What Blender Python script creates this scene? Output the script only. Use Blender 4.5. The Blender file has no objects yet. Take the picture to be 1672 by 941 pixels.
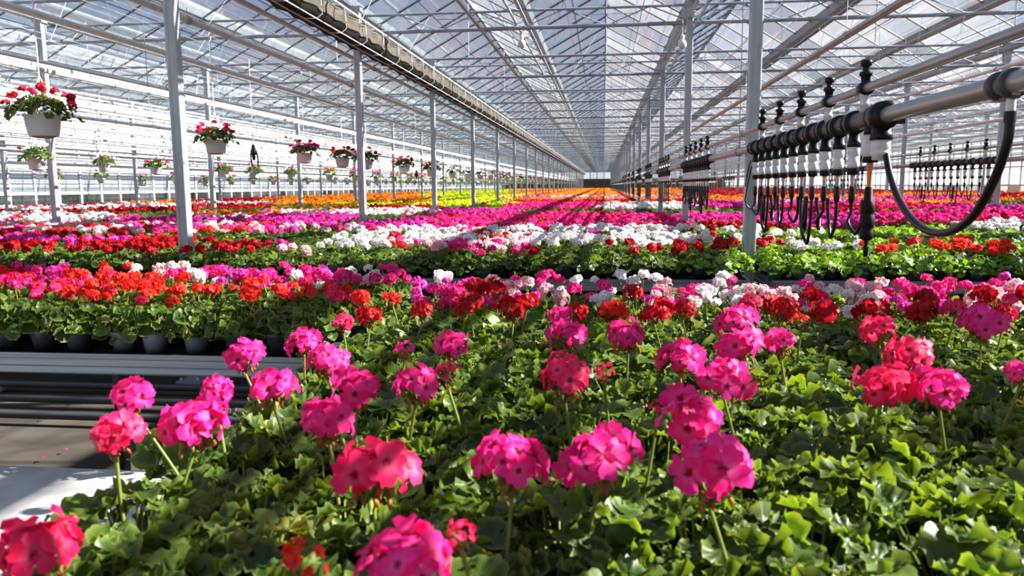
import bpy, math, random
import numpy as np
from mathutils import Vector, Matrix, Euler

R = random.Random(7)
PI = math.pi
sc = bpy.context.scene
COL = sc.collection
U = R.uniform

# ------------------------------------------------------------------ camera
ZC, F, CX, CY, IW, IH = 1.5, 1254.0, 836.0, 470.5, 1672.0, 941.0
_a = Vector((986 - CX, -(303 - CY), -F)).normalized()          # camera-space direction of the house's long axis
_t = Vector((0.008, 1.0, 0.0))
_u = (_t - _t.dot(_a) * _a).normalized()
_r = _a.cross(_u)
CAMPOS = Vector((0, 0, ZC))


def ray(px, py):
    v = Vector((px - CX, -(py - CY), -F))
    return Vector((_r.dot(v), _a.dot(v), _u.dot(v)))


def onZ(px, py, z):
    d = ray(px, py)
    return CAMPOS + d * ((z - ZC) / d.z)


def onX(px, py, x):
    d = ray(px, py)
    return CAMPOS + d * (x / d.x)


def onY(px, py, y):
    d = ray(px, py)
    return CAMPOS + d * (y / d.y)


def proj(p):
    q = Vector(p) - CAMPOS
    v = _r * q.x + _a * q.y + _u * q.z
    d = -v.z
    if d < 0.05:
        return None
    return CX + F * v.x / d, CY - F * v.y / d, d


def inview(p, m=60):
    q = proj(p)
    return q is not None and -m < q[0] < IW + m and -m * 3 < q[1] < IH + m * 2


cam = bpy.data.cameras.new('camera')
cam.sensor_width = 36.0
cam.lens = F / IW * 36.0
cam.clip_end = 600
cam.clip_start = 0.05
cam.dof.use_dof = True
cam.dof.focus_distance = 3.4
cam.dof.aperture_fstop = 6.3
co = bpy.data.objects.new('camera', cam)
COL.objects.link(co)
m3 = Matrix(((_r.x, _r.y, _r.z), (_a.x, _a.y, _a.z), (_u.x, _u.y, _u.z)))
co.matrix_world = Matrix.Translation(CAMPOS) @ m3.to_4x4()
sc.camera = co


# ------------------------------------------------------------------ materials
def mat(name):
    m = bpy.data.materials.new(name)
    m.use_nodes = True
    nt = m.node_tree
    nt.nodes.clear()
    out = nt.nodes.new('ShaderNodeOutputMaterial')
    return m, nt, out


def N(nt, t, **kw):
    n = nt.nodes.new('ShaderNode' + t)
    for k, v in kw.items():
        setattr(n, k, v)
    return n


def principled(nt, col, rough=0.5, metal=0.0, spec=0.5):
    p = N(nt, 'BsdfPrincipled')
    p.inputs['Base Color'].default_value = (*col, 1)
    p.inputs['Roughness'].default_value = rough
    p.inputs['Metallic'].default_value = metal
    p.inputs['Specular IOR Level'].default_value = spec
    return p


def simple(name, col, rough=0.5, metal=0.0, spec=0.5, noise=0.0, scale=8.0, stretch=(1, 1, 1), col2=None):
    m, nt, out = mat(name)
    p = principled(nt, col, rough, metal, spec)
    if noise > 0 or col2:
        tc = N(nt, 'TexCoord')
        mp = N(nt, 'Mapping')
        mp.inputs['Scale'].default_value = stretch
        nz = N(nt, 'TexNoise')
        nz.inputs['Scale'].default_value = scale
        nz.inputs['Detail'].default_value = 5
        mx = N(nt, 'MixRGB')
        c2 = col2 or tuple(c * (1 - noise) for c in col)
        mx.inputs[1].default_value = (*col, 1)
        mx.inputs[2].default_value = (*c2, 1)
        nt.links.new(tc.outputs['Object'], mp.inputs[0])
        nt.links.new(mp.outputs[0], nz.inputs['Vector'])
        rp = N(nt, 'ValToRGB')
        rp.color_ramp.elements[0].position = 0.38
        rp.color_ramp.elements[1].position = 0.65
        nt.links.new(nz.outputs['Fac'], rp.inputs[0])
        nt.links.new(rp.outputs[0], mx.inputs[0])
        nt.links.new(mx.outputs[0], p.inputs['Base Color'])
    nt.links.new(p.outputs[0], out.inputs[0])
    return m


def organic(name, colA, colB, trans_col, tfac, rough=0.45, spec=0.35, throat=None, rim=None):
    """Two-tone by island and by object, part of the light passes through; throat/rim colour follows the 'rad' attribute."""
    m, nt, out = mat(name)
    p = principled(nt, colA, rough, 0, spec)
    g = N(nt, 'NewGeometry')
    oi = N(nt, 'ObjectInfo')
    ad = N(nt, 'Math', operation='ADD')
    fr = N(nt, 'Math', operation='FRACT')
    nt.links.new(g.outputs['Random Per Island'], ad.inputs[0])
    nt.links.new(oi.outputs['Random'], ad.inputs[1])
    nt.links.new(ad.outputs[0], fr.inputs[0])
    mx = N(nt, 'MixRGB')
    mx.inputs[1].default_value = (*colA, 1)
    mx.inputs[2].default_value = (*colB, 1)
    nt.links.new(fr.outputs[0], mx.inputs[0])
    colout = mx.outputs[0]
    pale = None if throat is None else tuple(min(.95, .84 * a + (.05 if b2 > .1 else .01)) for a, b2 in zip(colB, (colB[2],) * 3))
    for c, lo, hi in ((pale, 0.62, 0.30), (throat, 0.26, 0.10), (rim, 0.72, 1.0)):
        if c is None:
            continue
        at = N(nt, 'Attribute', attribute_name='rad')
        mr = N(nt, 'MapRange')
        mr.inputs['From Min'].default_value = lo
        mr.inputs['From Max'].default_value = hi
        m2 = N(nt, 'MixRGB')
        m2.inputs[2].default_value = (*c, 1)
        nt.links.new(at.outputs['Fac'], mr.inputs['Value'])
        nt.links.new(mr.outputs[0], m2.inputs[0])
        nt.links.new(colout, m2.inputs[1])
        colout = m2.outputs[0]
    nt.links.new(colout, p.inputs['Base Color'])
    tr = N(nt, 'BsdfTranslucent')
    m3_ = N(nt, 'MixRGB', blend_type='MULTIPLY')
    m3_.inputs[0].default_value = 1.0
    m3_.inputs[2].default_value = (*trans_col, 1)
    nt.links.new(colout, m3_.inputs[1])
    nt.links.new(m3_.outputs[0], tr.inputs['Color'])
    ms = N(nt, 'MixShader')
    ms.inputs[0].default_value = tfac
    nt.links.new(p.outputs[0], ms.inputs[1])
    nt.links.new(tr.outputs[0], ms.inputs[2])
    nt.links.new(ms.outputs[0], out.inputs[0])
    return m


def glass(name, milk_lo, milk_hi, tint=(0.93, 0.97, 1.0), paint=0.35):
    """Thin greenhouse pane: mostly clear, partly whitewashed (differs from pane to pane), a little mirror gloss."""
    m, nt, out = mat(name)
    t = N(nt, 'BsdfTransparent')
    t.inputs[0].default_value = (*tint, 1)
    d = N(nt, 'BsdfTranslucent')
    d.inputs[0].default_value = (0.93, 0.95, 0.97, 1) if paint < .4 else (0.72, 0.75, 0.79, 1)
    df = N(nt, 'BsdfDiffuse')
    df.inputs[0].default_value = (0.50, 0.52, 0.54, 1)
    md = N(nt, 'MixShader')
    md.inputs[0].default_value = paint
    nt.links.new(d.outputs[0], md.inputs[1])
    nt.links.new(df.outputs[0], md.inputs[2])
    g = N(nt, 'NewGeometry')
    mr = N(nt, 'MapRange')
    mr.inputs['To Min'].default_value = milk_lo
    mr.inputs['To Max'].default_value = milk_hi
    nt.links.new(g.outputs['Random Per Island'], mr.inputs['Value'])
    ms = N(nt, 'MixShader')
    nt.links.new(mr.outputs[0], ms.inputs[0])
    nt.links.new(t.outputs[0], ms.inputs[1])
    nt.links.new(md.outputs[0], ms.inputs[2])
    gl = N(nt, 'BsdfGlossy')
    gl.inputs['Roughness'].default_value = 0.08
    lw = N(nt, 'LayerWeight')
    lw.inputs[0].default_value = 0.25
    mm = N(nt, 'Math', operation='MULTIPLY')
    mm.inputs[1].default_value = 0.35
    nt.links.new(lw.outputs['Fresnel'], mm.inputs[0])
    m2 = N(nt, 'MixShader')
    nt.links.new(mm.outputs[0], m2.inputs[0])
    nt.links.new(ms.outputs[0], m2.inputs[1])
    nt.links.new(gl.outputs[0], m2.inputs[2])
    nt.links.new(m2.outputs[0], out.inputs[0])
    return m


M = {}
M['galv'] = simple('galvanised_steel', (0.40, 0.43, 0.47), 0.42, 0.30, 0.5, 0.22, 14, (1, 1, 0.25))
M['alu'] = simple('aluminium', (0.22, 0.25, 0.29), 0.36, 0.4, 0.4, 0.35, 3, (0.3, 6, 30))
M['frame'] = simple('weathered_frame', (0.30, 0.34, 0.39), 0.5, 0.2, 0.5, 0.2, 5)
M['bar'] = simple('glazing_bar', (0.19, 0.175, 0.16), 0.5, 0.2, 0.5, 0.2, 5)
M['white'] = simple('white_paint', (0.74, 0.74, 0.73), 0.35, 0, 0.5, 0.15, 9)
M['wire'] = simple('white_wire', (0.80, 0.80, 0.78), 0.5)
M['grey_pipe'] = simple('grey_pipe', (0.36, 0.36, 0.36), 0.30, 0.55, 0.5, 0.15, 6, (1, 0.3, 1))
M['black'] = simple('black_rubber', (0.008, 0.008, 0.009), 0.34, 0, 0.22)
M['black_matt'] = simple('black_plastic', (0.009, 0.009, 0.01), 0.5, 0, 0.15)
M['dark_pipe'] = simple('dark_grey_plastic', (0.05, 0.05, 0.053), 0.35, 0, 0.35)
M['valve_white'] = simple('white_plastic', (0.68, 0.69, 0.70), 0.35, 0, 0.5, 0.12, 30)
M['orange'] = simple('orange_plastic', (0.65, 0.16, 0.04), 0.4)
M['pot'] = simple('dark_pot', (0.035, 0.045, 0.06), 0.35, 0, 0.5, 0.3, 12)
M['potgrey'] = simple('grey_pot', (0.15, 0.19, 0.24), 0.35, 0, 0.5, 0.25, 12)
M['soil'] = simple('soil', (0.03, 0.018, 0.01), 0.95, 0, 0.1, 0.5, 60)
M['basket'] = simple('white_basket', (0.74, 0.75, 0.77), 0.4, 0, 0.45, 0.05, 8)
M['drip'] = simple('terracotta_saucer', (0.42, 0.26, 0.17), 0.6)
M['cloth_shade'] = simple('shaded_screen_cloth', (0.03, 0.025, 0.02), 0.9, 0, 0.1, 0.5, 4)  # same brown cloth, darkened to paint in the shade of the bundle's underside
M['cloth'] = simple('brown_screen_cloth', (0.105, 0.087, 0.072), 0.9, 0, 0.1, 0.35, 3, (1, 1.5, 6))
M['concrete'] = simple('pale_concrete', (0.52, 0.50, 0.47), 0.85, 0, 0.2, 0.25, 5)
M['fabric'] = simple('ground_fabric', (0.045, 0.037, 0.03), 0.9, 0, 0.15, 0.5, 3, (0.5, 1, 1), (0.085, 0.07, 0.055))
M['ground'] = simple('outside_gravel', (0.25, 0.23, 0.19), 0.95, 0, 0.1, 0.4, 2)
M['brown'] = simple('brown_boards', (0.15, 0.105, 0.075), 0.8, 0, 0.2, 0.45, 3, (6, 6, 0.5))
M['mullion'] = simple('white_mullion', (0.56, 0.57, 0.58), 0.5)
M['kick'] = simple('grey_kick_wall', (0.62, 0.61, 0.58), 0.8, 0, 0.2, 0.2, 2)
M['hedge'] = organic('hedge_leaf', (0.03, 0.05, 0.015), (0.05, 0.08, 0.02), (1, 1.2, 0.5), 0.2)
M['roofglass'] = glass('roof_glass', 0.01, 0.20)
M['wallglass'] = glass('whitewashed_wall_glass', 0.72, 0.97, (0.95, 0.97, 1), 0.45)
M['clearglass'] = glass('clear_wall_glass', 0.02, 0.35)
M['leaf'] = organic('geranium_leaf', (0.018, 0.044, 0.005), (0.095, 0.150, 0.020), (2.1, 2.0, 0.45), 0.38, 0.40, 0.26, None, (0.14, 0.19, 0.04))
M['lime'] = organic('lime_leaf', (0.10, 0.20, 0.012), (0.24, 0.36, 0.03), (1.5, 1.5, 0.4), 0.42, 0.4, 0.4)
M['dleaf'] = organic('dark_leaf', (0.02, 0.05, 0.02), (0.05, 0.09, 0.035), (1.2, 1.2, 0.6), 0.25, 0.35, 0.5)
M['stem'] = organic('green_stem', (0.16, 0.24, 0.03), (0.27, 0.24, 0.05), (1.3, 1.3, 0.5), 0.25)
M['bud'] = organic('red_brown_bud', (0.30, 0.05, 0.02), (0.34, 0.20, 0.03), (1.5, 1.2, 0.8), 0.25)
PET = {
    'P': ((0.92, 0.008, 0.17), (0.94, 0.035, 0.31), (1.05, 1.5, 1.3), (0.42, 0.0, 0.02)),
    'C': ((0.88, 0.008, 0.07), (0.92, 0.025, 0.15), (1.05, 1.5, 1.3), (0.5, 0.0, 0.02)),
    'R': ((0.34, 0.001, 0.006), (0.58, 0.004, 0.012), (1.2, 1.6, 1.3), (0.3, 0.0, 0.004)),
    'S': ((0.88, 0.045, 0.006), (0.90, 0.02, 0.025), (1.1, 1.5, 1.2), (0.7, 0.04, 0.0)),
    'W': ((0.90, 0.88, 0.83), (0.93, 0.85, 0.85), (1.0, 1.0, 1.0), (0.75, 0.6, 0.5)),
    'M': ((0.76, 0.008, 0.26), (0.84, 0.06, 0.46), (1.1, 1.5, 1.2), (0.4, 0.0, 0.10)),
    'B': ((0.92, 0.42, 0.48), (0.94, 0.62, 0.60), (1.0, 1.1, 1.1), (0.8, 0.05, 0.12)),
    'O': ((0.90, 0.16, 0.006), (0.93, 0.32, 0.015), (1.1, 1.2, 1.0), (0.6, 0.1, 0.0)),
    'Y': ((0.72, 0.74, 0.02), (0.55, 0.68, 0.02), (1.1, 1.1, 0.8), (0.5, 0.5, 0.0)),
}
for k, (a, b, t, th) in PET.items():
    M['pet' + k] = organic('petal_' + k, a, b, t, 0.36, 0.5, 0.2, th)


# ------------------------------------------------------------------ mesh building
class MB:
    def __init__(self):
        self.v, self.f, self.m, self.s, self.a = [], [], [], [], []

    def add(self, vs, fs, mi=0, smooth=True, rad=None):
        b = len(self.v)
        self.v.extend(tuple(p) for p in vs)
        self.a.extend(rad if rad is not None else [0.5] * len(vs))
        for f in fs:
            self.f.append(tuple(b + i for i in f))
            self.m.append(mi)
            self.s.append(smooth)

    def box(self, c, s, mi=0, rot=None, bev=0.0):
        x, y, z = s[0] / 2, s[1] / 2, s[2] / 2
        vs = [Vector((i * x, j * y, k * z)) for i in (-1, 1) for j in (-1, 1) for k in (-1, 1)]
        if rot is not None:
            vs = [rot @ v for v in vs]
        c = Vector(c)
        self.add([c + v for v in vs], [(0, 1, 3, 2), (4, 6, 7, 5), (0, 4, 5, 1), (2, 3, 7, 6), (0, 2, 6, 4), (1, 5, 7, 3)], mi, False)

    def tube(self, pts, r, n=8, mi=0, cap=True):
        pts = [Vector(p) for p in pts]
        rs = r if isinstance(r, (list, tuple)) else [r] * len(pts)
        d = (pts[1] - pts[0]).normalized()
        up = Vector((0, 0, 1)) if abs(d.z) < 0.9 else Vector((1, 0, 0))
        nx = d.cross(up).normalized()
        vs = []
        for i, p in enumerate(pts):
            t = (pts[min(i + 1, len(pts) - 1)] - pts[max(i - 1, 0)]).normalized()
            nx = (nx - nx.dot(t) * t).normalized()
            ny = t.cross(nx)
            for k in range(n):
                an = 2 * PI * k / n
                vs.append(p + (nx * math.cos(an) + ny * math.sin(an)) * rs[i])
        fs = []
        for i in range(len(pts) - 1):
            for k in range(n):
                k2 = (k + 1) % n
                fs.append((i * n + k, i * n + k2, (i + 1) * n + k2, (i + 1) * n + k))
        self.add(vs, fs, mi, n > 4)
        if cap:
            self.add(vs[:n], [tuple(reversed(range(n)))], mi, False)
            self.add(vs[-n:], [tuple(range(n))], mi, False)

    def lathe(self, prof, n=16, mi=0, c=(0, 0, 0), mtx=None, smooth=True, a0=0.0):
        vs = []
        for r, z in prof:
            for k in range(n):
                an = 2 * PI * k / n + a0
                v = Vector((r * math.cos(an), r * math.sin(an), z))
                vs.append((mtx @ v if mtx is not None else v) + Vector(c))
        fs = []
        for i in range(len(prof) - 1):
            for k in range(n):
                k2 = (k + 1) % n
                fs.append((i * n + k, i * n + k2, (i + 1) * n + k2, (i + 1) * n + k))
        self.add(vs, fs, mi, smooth)

    def mesh(self, name, mats):
        me = bpy.data.meshes.new(name)
        me.from_pydata(self.v, [], self.f)
        for m in mats:
            me.materials.append(M[m])
        me.polygons.foreach_set('material_index', self.m)
        me.polygons.foreach_set('use_smooth', self.s)
        at = me.attributes.new('rad', 'FLOAT', 'POINT')
        at.data.foreach_set('value', self.a)
        me.update()
        return me

    def build(self, name, mats, parent=None, loc=None):
        return obj(name, self.mesh(name, mats if isinstance(mats, (list, tuple)) else [mats]), parent, loc)

    def tris(self):
        """Vertices, triangles, their materials, their smooth flags as arrays."""
        t, mi = [], []
        for f, m_ in zip(self.f, self.m):
            for i in range(1, len(f) - 1):
                t.append((f[0], f[i], f[i + 1]))
                mi.append(m_)
        return np.array(self.v, np.float32), np.array(t, np.int32), np.array(mi, np.int32), np.array(self.a, np.float32)


def obj(name, me, parent=None, loc=None, rot=None, scale=None):
    o = bpy.data.objects.new(name, me)
    COL.objects.link(o)
    if parent is not None:
        o.parent = parent
    if loc is not None:
        o.location = loc
    if rot is not None:
        o.rotation_euler = rot
    if scale is not None:
        o.scale = scale
    return o


def tag(o, label, cat, group=None, kind=None):
    o['label'] = label
    o['category'] = cat
    if group:
        o['group'] = group
    if kind:
        o['kind'] = kind
    return o


def thing(name, label, cat, loc, group=None):
    o = obj(name, None, None, loc)
    o.empty_display_size = 0.05
    return tag(o, label, cat, group)


def struct(mb, name, mats, label=None, parent=None):
    o = mb.build(name, mats, parent)
    if parent is None:
        o['kind'] = 'structure'
        tag(o, label, 'building')
    return o


def frame(n, spin=0.0):
    """Rotation whose z axis is n, turned about it by spin."""
    n = Vector(n).normalized()
    return n.to_track_quat('Z', 'Y').to_matrix() @ Matrix.Rotation(spin, 3, 'Z')


# ------------------------------------------------------------------ plant pieces
def leaf_template(nt_, rings):
    """Round scalloped pelargonium leaf, notch towards -x, unit radius; (verts, faces, rad)."""
    vs, rad = [Vector((-0.12, 0, 0))], [0.0]
    for ri in range(1, rings + 1):
        rho = ri / rings
        for k in range(nt_):
            th = -2.75 + 5.5 * k / (nt_ - 1)
            rr = rho * (1 + (0.045 * math.cos(9 * th) if ri == rings else 0)) * (1 - 0.12 * (abs(th) / 2.75) ** 4)
            z = 0.17 * rho ** 2 + 0.13 * rho ** 2 * math.sin(3.1 * th + .6) + (0.045 * rho * math.cos(7 * th) + 0.075 * rho ** 3 * math.sin(11 * th) if nt_ > 12 else 0.1 * rho * math.cos(5 * th))
            vs.append(Vector((rr * math.cos(th), rr * math.sin(th), z - 0.10)))
            rad.append(rho)
    fs = [(0, 1 + k, 2 + k) for k in range(nt_ - 1)]
    for ri in range(rings - 1):
        a, b = 1 + ri * nt_, 1 + (ri + 1) * nt_
        fs += [(a + k, b + k, b + k + 1, a + k + 1) for k in range(nt_ - 1)]
    return vs, fs, rad


LT = {0: leaf_template(31, 3), 1: leaf_template(17, 2), 2: leaf_template(9, 1), 3: leaf_template(5, 1)}


def foliage(seed, n, radius, top, leaf_r, res, drop=0.06, depth=0.05, mi=0, smi=1, petiole=True, base=0.05):
    rr = random.Random(seed)
    mb = MB()
    vs, fs, rad = LT[res]
    for i in range(n):
        q = math.sqrt((i + 0.5) / n)
        az = i * 2.39996 + rr.uniform(-0.5, 0.5)
        r = radius * q * rr.uniform(0.88, 1.1)
        low = rr.random() ** 1.6
        z = top - drop * q * q - depth * low
        s = leaf_r * rr.choice((.5, .65, .8, 1.0, 1.2, 1.65) if petiole else (.6, .8, 1, 1.25)) * rr.uniform(.9, 1.1)
        tilt = 0.10 + 0.7 * q + rr.uniform(-0.45, 0.6)
        da = az + rr.uniform(-0.6, 0.6)
        nrm = Vector((math.sin(tilt) * math.cos(da), math.sin(tilt) * math.sin(da), math.cos(tilt)))
        x = Vector((math.cos(az), math.sin(az), 0))
        x = (x - x.dot(nrm) * nrm).normalized()
        y = nrm.cross(x)
        c = Vector((r * math.cos(az), r * math.sin(az), z))
        wob = rr.uniform(0.7, 2.1)
        dry = smi if rr.random() < .045 else mi
        mb.add([c + s * (x * v.x + y * v.y + nrm * (v.z * wob)) for v in vs], fs, dry if petiole else mi, True, rad)
        if petiole:
            p0 = Vector((r * 0.12 * math.cos(az), r * 0.12 * math.sin(az), base))
            mid = p0.lerp(c, 0.55) + Vector((0, 0, 0.012))
            mb.tube([p0, mid, c - nrm * 0.004 - x * s * 0.1], 0.0016, 3, smi, False)
    return mb


def petal_grid(hi=True):
    """One obovate petal along +x, unit length, faces +z."""
    rows = ((0.0, 0.10), (0.35, 0.28), (0.72, 0.44), (1.0, 0.26)) if hi else ((0.0, 0.1), (0.62, 0.46), (1.0, 0.2))
    vs, rad = [], []
    for t, w in rows:
        for s in (-1, 0, 1):
            tx = t - (0.07 if (s == 0 and t == 1.0) else 0)
            vs.append(Vector((tx, s * w, 0.5 * t - 0.62 * t * t + (0.15 * abs(s) * t))))
            rad.append(t)
    fs = []
    for i in range(len(rows) - 1):
        for k in range(2):
            fs.append((i * 3 + k, (i + 1) * 3 + k, (i + 1) * 3 + k + 1, i * 3 + k + 1))
    return vs, fs, rad


PG0, PG1 = petal_grid(True), petal_grid(False)


def head(seed, n, lod, mi=0, open_=1.0, flat=0.8):
    """An umbel of five-petalled florets, unit diameter about 1, centre at the origin."""
    rr = random.Random(seed)
    mb = MB()
    for i in range(n):
        ct = 1 - (i + 0.4) / n * 1.02
        th = math.acos(max(-1, min(1, ct)))
        az = i * 2.39996 + rr.uniform(-0.35, 0.35)
        d = Vector((math.sin(th) * math.cos(az), math.sin(th) * math.sin(az), math.cos(th)))
        rad_ = 0.335 * rr.uniform(0.72, 1.22)
        c = Vector((d.x * rad_, d.y * rad_, d.z * rad_ * flat))
        nrm = (d + Vector((rr.uniform(-.45, .45), rr.uniform(-.45, .45), rr.uniform(-.45, .15)))).normalized()
        fr = frame(nrm, rr.uniform(0, 6.28))
        L = (0.25 if lod < 2 else .22) * rr.uniform(0.7, 1.15) * open_
        if lod == 2:
            q = [c + fr @ (Vector((math.cos(a), math.sin(a), 0)) * L * 0.85) for a in (0, 1.26, 2.51, 3.77, 5.03)]
            mb.add(q + [c + fr @ Vector((0, 0, -0.06))], [(0, 1, 5), (1, 2, 5), (2, 3, 5), (3, 4, 5), (4, 0, 5)], mi, False, [0.9] * 5 + [0.4])
            continue
        vs, fs, ra = PG0 if lod == 0 else PG1
        for k in range(5):
            a = k * 2 * PI / 5 + rr.uniform(-0.1, 0.1)
            lk = L * (1.0 if k in (0, 1, 4) else 0.88) * rr.uniform(0.92, 1.08)
            up = rr.uniform(-0.15, 0.25) + (1 - open_) * 1.3
            rz = Matrix.Rotation(a, 3, 'Z') @ Matrix.Rotation(-up, 3, 'Y')
            mb.add([c + fr @ (rz @ (v * lk)) for v in vs], fs, mi, True, ra)
    return mb


def bud_cluster(seed, n=18):
    rr = random.Random(seed)
    mb = MB()
    root = Vector((0, 0, -0.30))
    for i in range(n):
        az = i * 2.39996
        q = 0.16 + 0.16 * rr.random()
        e = Vector((q * math.cos(az), q * math.sin(az), rr.uniform(-0.12, 0.12)))
        mb.tube([root, root.lerp(e, 0.5) + Vector((0, 0, 0.03)), e], 0.011, 4, 0, False)
    for i in range(17):                                             # drooping spent and closed buds under the umbel
        az = i * 2.39996 + 1
        q = 0.05 + 0.22 * rr.random()
        p0 = Vector((q * .5 * math.cos(az), q * .5 * math.sin(az), -0.24))
        p1 = Vector((q * math.cos(az), q * math.sin(az), -0.10 - 0.16 * rr.random()))
        p2 = p1 + Vector((rr.uniform(-.05, .05), rr.uniform(-.05, .05), -rr.uniform(.07, .15)))
        mb.tube([p0, p1], 0.010, 4, 0, False)
        mb.tube([p1, p1.lerp(p2, .4), p2], [0.016, 0.036, 0.009], 5, 1 if i % 4 else 0, False)
    return mb


def stem_mesh(seed):
    rr = random.Random(seed)
    mb = MB()
    bx, by = rr.uniform(-1, 1) * .006, rr.uniform(-1, 1) * .006
    mb.tube([(bx * math.sin(PI * t), by * math.sin(PI * t), t) for t in (0, .25, .5, .75, 1)], [.0034, .003, .0028, .0027, .003], 6, 0)
    return mb


def pot_mesh(mb, r=0.055, h=0.105, mi=0, smi=1, n=20):
    mb.lathe([(0.0, 0.002), (r * .72, 0.002), (r * .74, 0.0), (r * .93, h * .86), (r * .95, h * .87), (r * 1.02, h * .88), (r * 1.02, h), (r * .94, h), (r * .92, h * .9)], n, mi)
    mb.lathe([(r * .92, h * .9), (0.0, h * .92)], n, smi)
    return mb


# shared meshes
POT = pot_mesh(MB()).mesh('pot', ['pot', 'soil'])
POTG = pot_mesh(MB()).mesh('pot', ['potgrey', 'soil'])
FOL0 = [foliage(10 + i, 105, 0.132, 0.215, 0.0245, 0, 0.045, 0.14).mesh('foliage', ['leaf', 'stem']) for i in range(5)]
FOL1 = [foliage(20 + i, 98, 0.132, 0.215, 0.0235, 1, 0.055, 0.14).mesh('foliage', ['leaf', 'stem']) for i in range(5)]
FOLB = [foliage(25 + i, 92, 0.125, 0.22, 0.0235, 1, 0.07, 0.075).mesh('foliage', ['leaf', 'stem']) for i in range(4)]
FOL2 = {k: [foliage(30 + i, 80, 0.13, 0.20, 0.025, 2, 0.08, 0.08, petiole=False).mesh('foliage', [k, 'stem']) for i in range(4)] for k in ('leaf', 'lime', 'dleaf')}
HEAD0 = {k: [head(40 + i, 11 + i, 0).mesh('flower_head', ['pet' + k]) for i in range(4)] for k in 'PCRS'}
HEADS = {k: [head(50 + i, 11, 0, 0, 0.62).mesh('flower_head', ['pet' + k]) for i in range(2)] for k in 'PCS'}   # half-open umbels
HEAD1 = {k: [head(60 + i, 13, 1).mesh('flower_head', ['pet' + k]) for i in range(3)] for k in PET}
BUDS = [bud_cluster(70 + i).mesh('bud_cluster', ['stem', 'bud']) for i in range(3)]
STEMS = [stem_mesh(80 + i).mesh('stem', ['stem']) for i in range(3)]


def add_head(plant, p, D, meshes, buds=True, crown=0.09, tilt=0.25):
    """Flower head (and its buds) at p in the plant's own frame, on a stem from the plant's crown."""
    p = Vector(p)
    h = obj('flower_head', R.choice(meshes), plant, p, (U(-tilt, tilt), U(-tilt, tilt), U(0, 6.28)), (D, D, D))
    base = p - Vector((0, 0, 0.30 * D))
    c = Vector((base.x * 0.35, base.y * 0.35, crown))
    d = base - c
    s = obj('stem', R.choice(STEMS), plant, c)
    s.rotation_euler = d.to_track_quat('Z', 'Y').to_euler()
    s.scale = (1, 1, d.length)
    if buds:
        obj('bud_cluster', R.choice(BUDS), h)
    return h


BT = 0.84                                                           # bench top
# ------------------------------------------------------------------ near bench: umbels measured one by one (x, y, width in the photograph, colour)
UMBELS = [
    (66, 884, 165, 'C'), (492, 908, 105, 'cS'), (665, 912, 190, 'P'), (752, 868, 70, 'cC'), (607, 752, 162, 'C'), (836, 745, 142, 'P'),
    (978, 735, 142, 'P'), (1158, 757, 158, 'P'), (1128, 672, 126, 'P'), (315, 680, 126, 'P'), (186, 702, 96, 'C'), (217, 640, 82, 'P'),
    (352, 632, 66, 'P'), (536, 675, 112, 'P'), (583, 626, 96, 'P'), (444, 622, 92, 'P'), (397, 576, 76, 'P'), (533, 583, 78, 'P'),
    (495, 553, 62, 'P'), (677, 624, 92, 'P'), (736, 557, 73, 'P'), (660, 568, 52, 'cP'), (729, 603, 58, 'cC'), (926, 540, 74, 'P'),
    (922, 612, 98, 'C'), (986, 603, 44, 'cC'), (914, 512, 52, 'P'), (1026, 543, 78, 'P'), (1110, 576, 82, 'P'), (1183, 608, 100, 'P'),
    (1202, 516, 72, 'P'), (1207, 560, 88, 'P'), (1275, 554, 62, 'P'), (1437, 535, 70, 'C'), (1480, 574, 92, 'C'), (1440, 620, 112, 'C'),
    (1536, 625, 98, 'P'), (1604, 520, 82, 'P'), (1668, 604, 60, 'P'), (1075, 660, 40, 'cC'), (915, 585, 66, 'cC'),
    (603, 512, 52, 'R'), (560, 523, 42, 'C'), (690, 505, 46, 'R'), (758, 500, 45, 'R'), (838, 500, 58, 'R'), (942, 505, 46, 'R'),
    (1000, 502, 58, 'S'), (1068, 508, 50, 'R'), (1114, 500, 46, 'R'), (1280, 500, 55, 'R'), (1345, 504, 58, 'R'), (1422, 503, 62, 'R'),
    (1504, 505, 58, 'R'), (1640, 512, 48, 'R'), (1560, 500, 44, 'C'), (1225, 492, 44, 'C'), (640, 484, 34, 'S'), (590, 482, 40, 'S'), (860, 488, 40, 'R'), (1310, 520, 40, 'cS'),
]
SPECIAL = {
    0: 'crimson pink geranium in bloom at the bottom left corner of the near bench',
    1: 'coral red geranium with half open buds at the bottom edge of the near bench',
    2: 'hot pink geranium with the largest umbel, nearest the camera',
    4: 'crimson red geranium with a wide umbel near the front of the near bench',
    5: 'hot pink geranium just beside the crimson one near the front of the near bench',
    6: 'hot pink geranium with a round umbel, centre front of the near bench',
    7: 'hot pink geranium with a loose umbel on a bare stem, front of the near bench',
    9: 'hot pink geranium with spread petals by the left edge of the near bench',
    10: 'reddish pink geranium leaning over the left edge of the near bench above the floor',
    35: 'deep pink geranium with paired umbels at the right of the near bench',
}
KNAME = {'P': 'pink_geranium', 'C': 'deep_pink_geranium', 'R': 'crimson_geranium', 'S': 'scarlet_geranium', 'W': 'white_geranium', 'M': 'magenta_geranium',
         'B': 'blush_geranium', 'O': 'orange_bedding_plant', 'Y': 'yellow_bedding_plant', 'G': 'leafy_geranium', 'L': 'lime_foliage_plant', 'D': 'dark_foliage_plant'}
KWORD = {'P': 'hot pink geranium', 'C': 'deep pink geranium', 'R': 'dark red geranium', 'S': 'orange red geranium', 'W': 'white geranium', 'M': 'magenta geranium',
         'B': 'pale pink geranium', 'O': 'orange flowering plant', 'Y': 'yellow flowering plant', 'G': 'green geranium without blooms', 'L': 'lime green bushy plant without blooms', 'D': 'dark leaved plant without blooms'}
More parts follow.
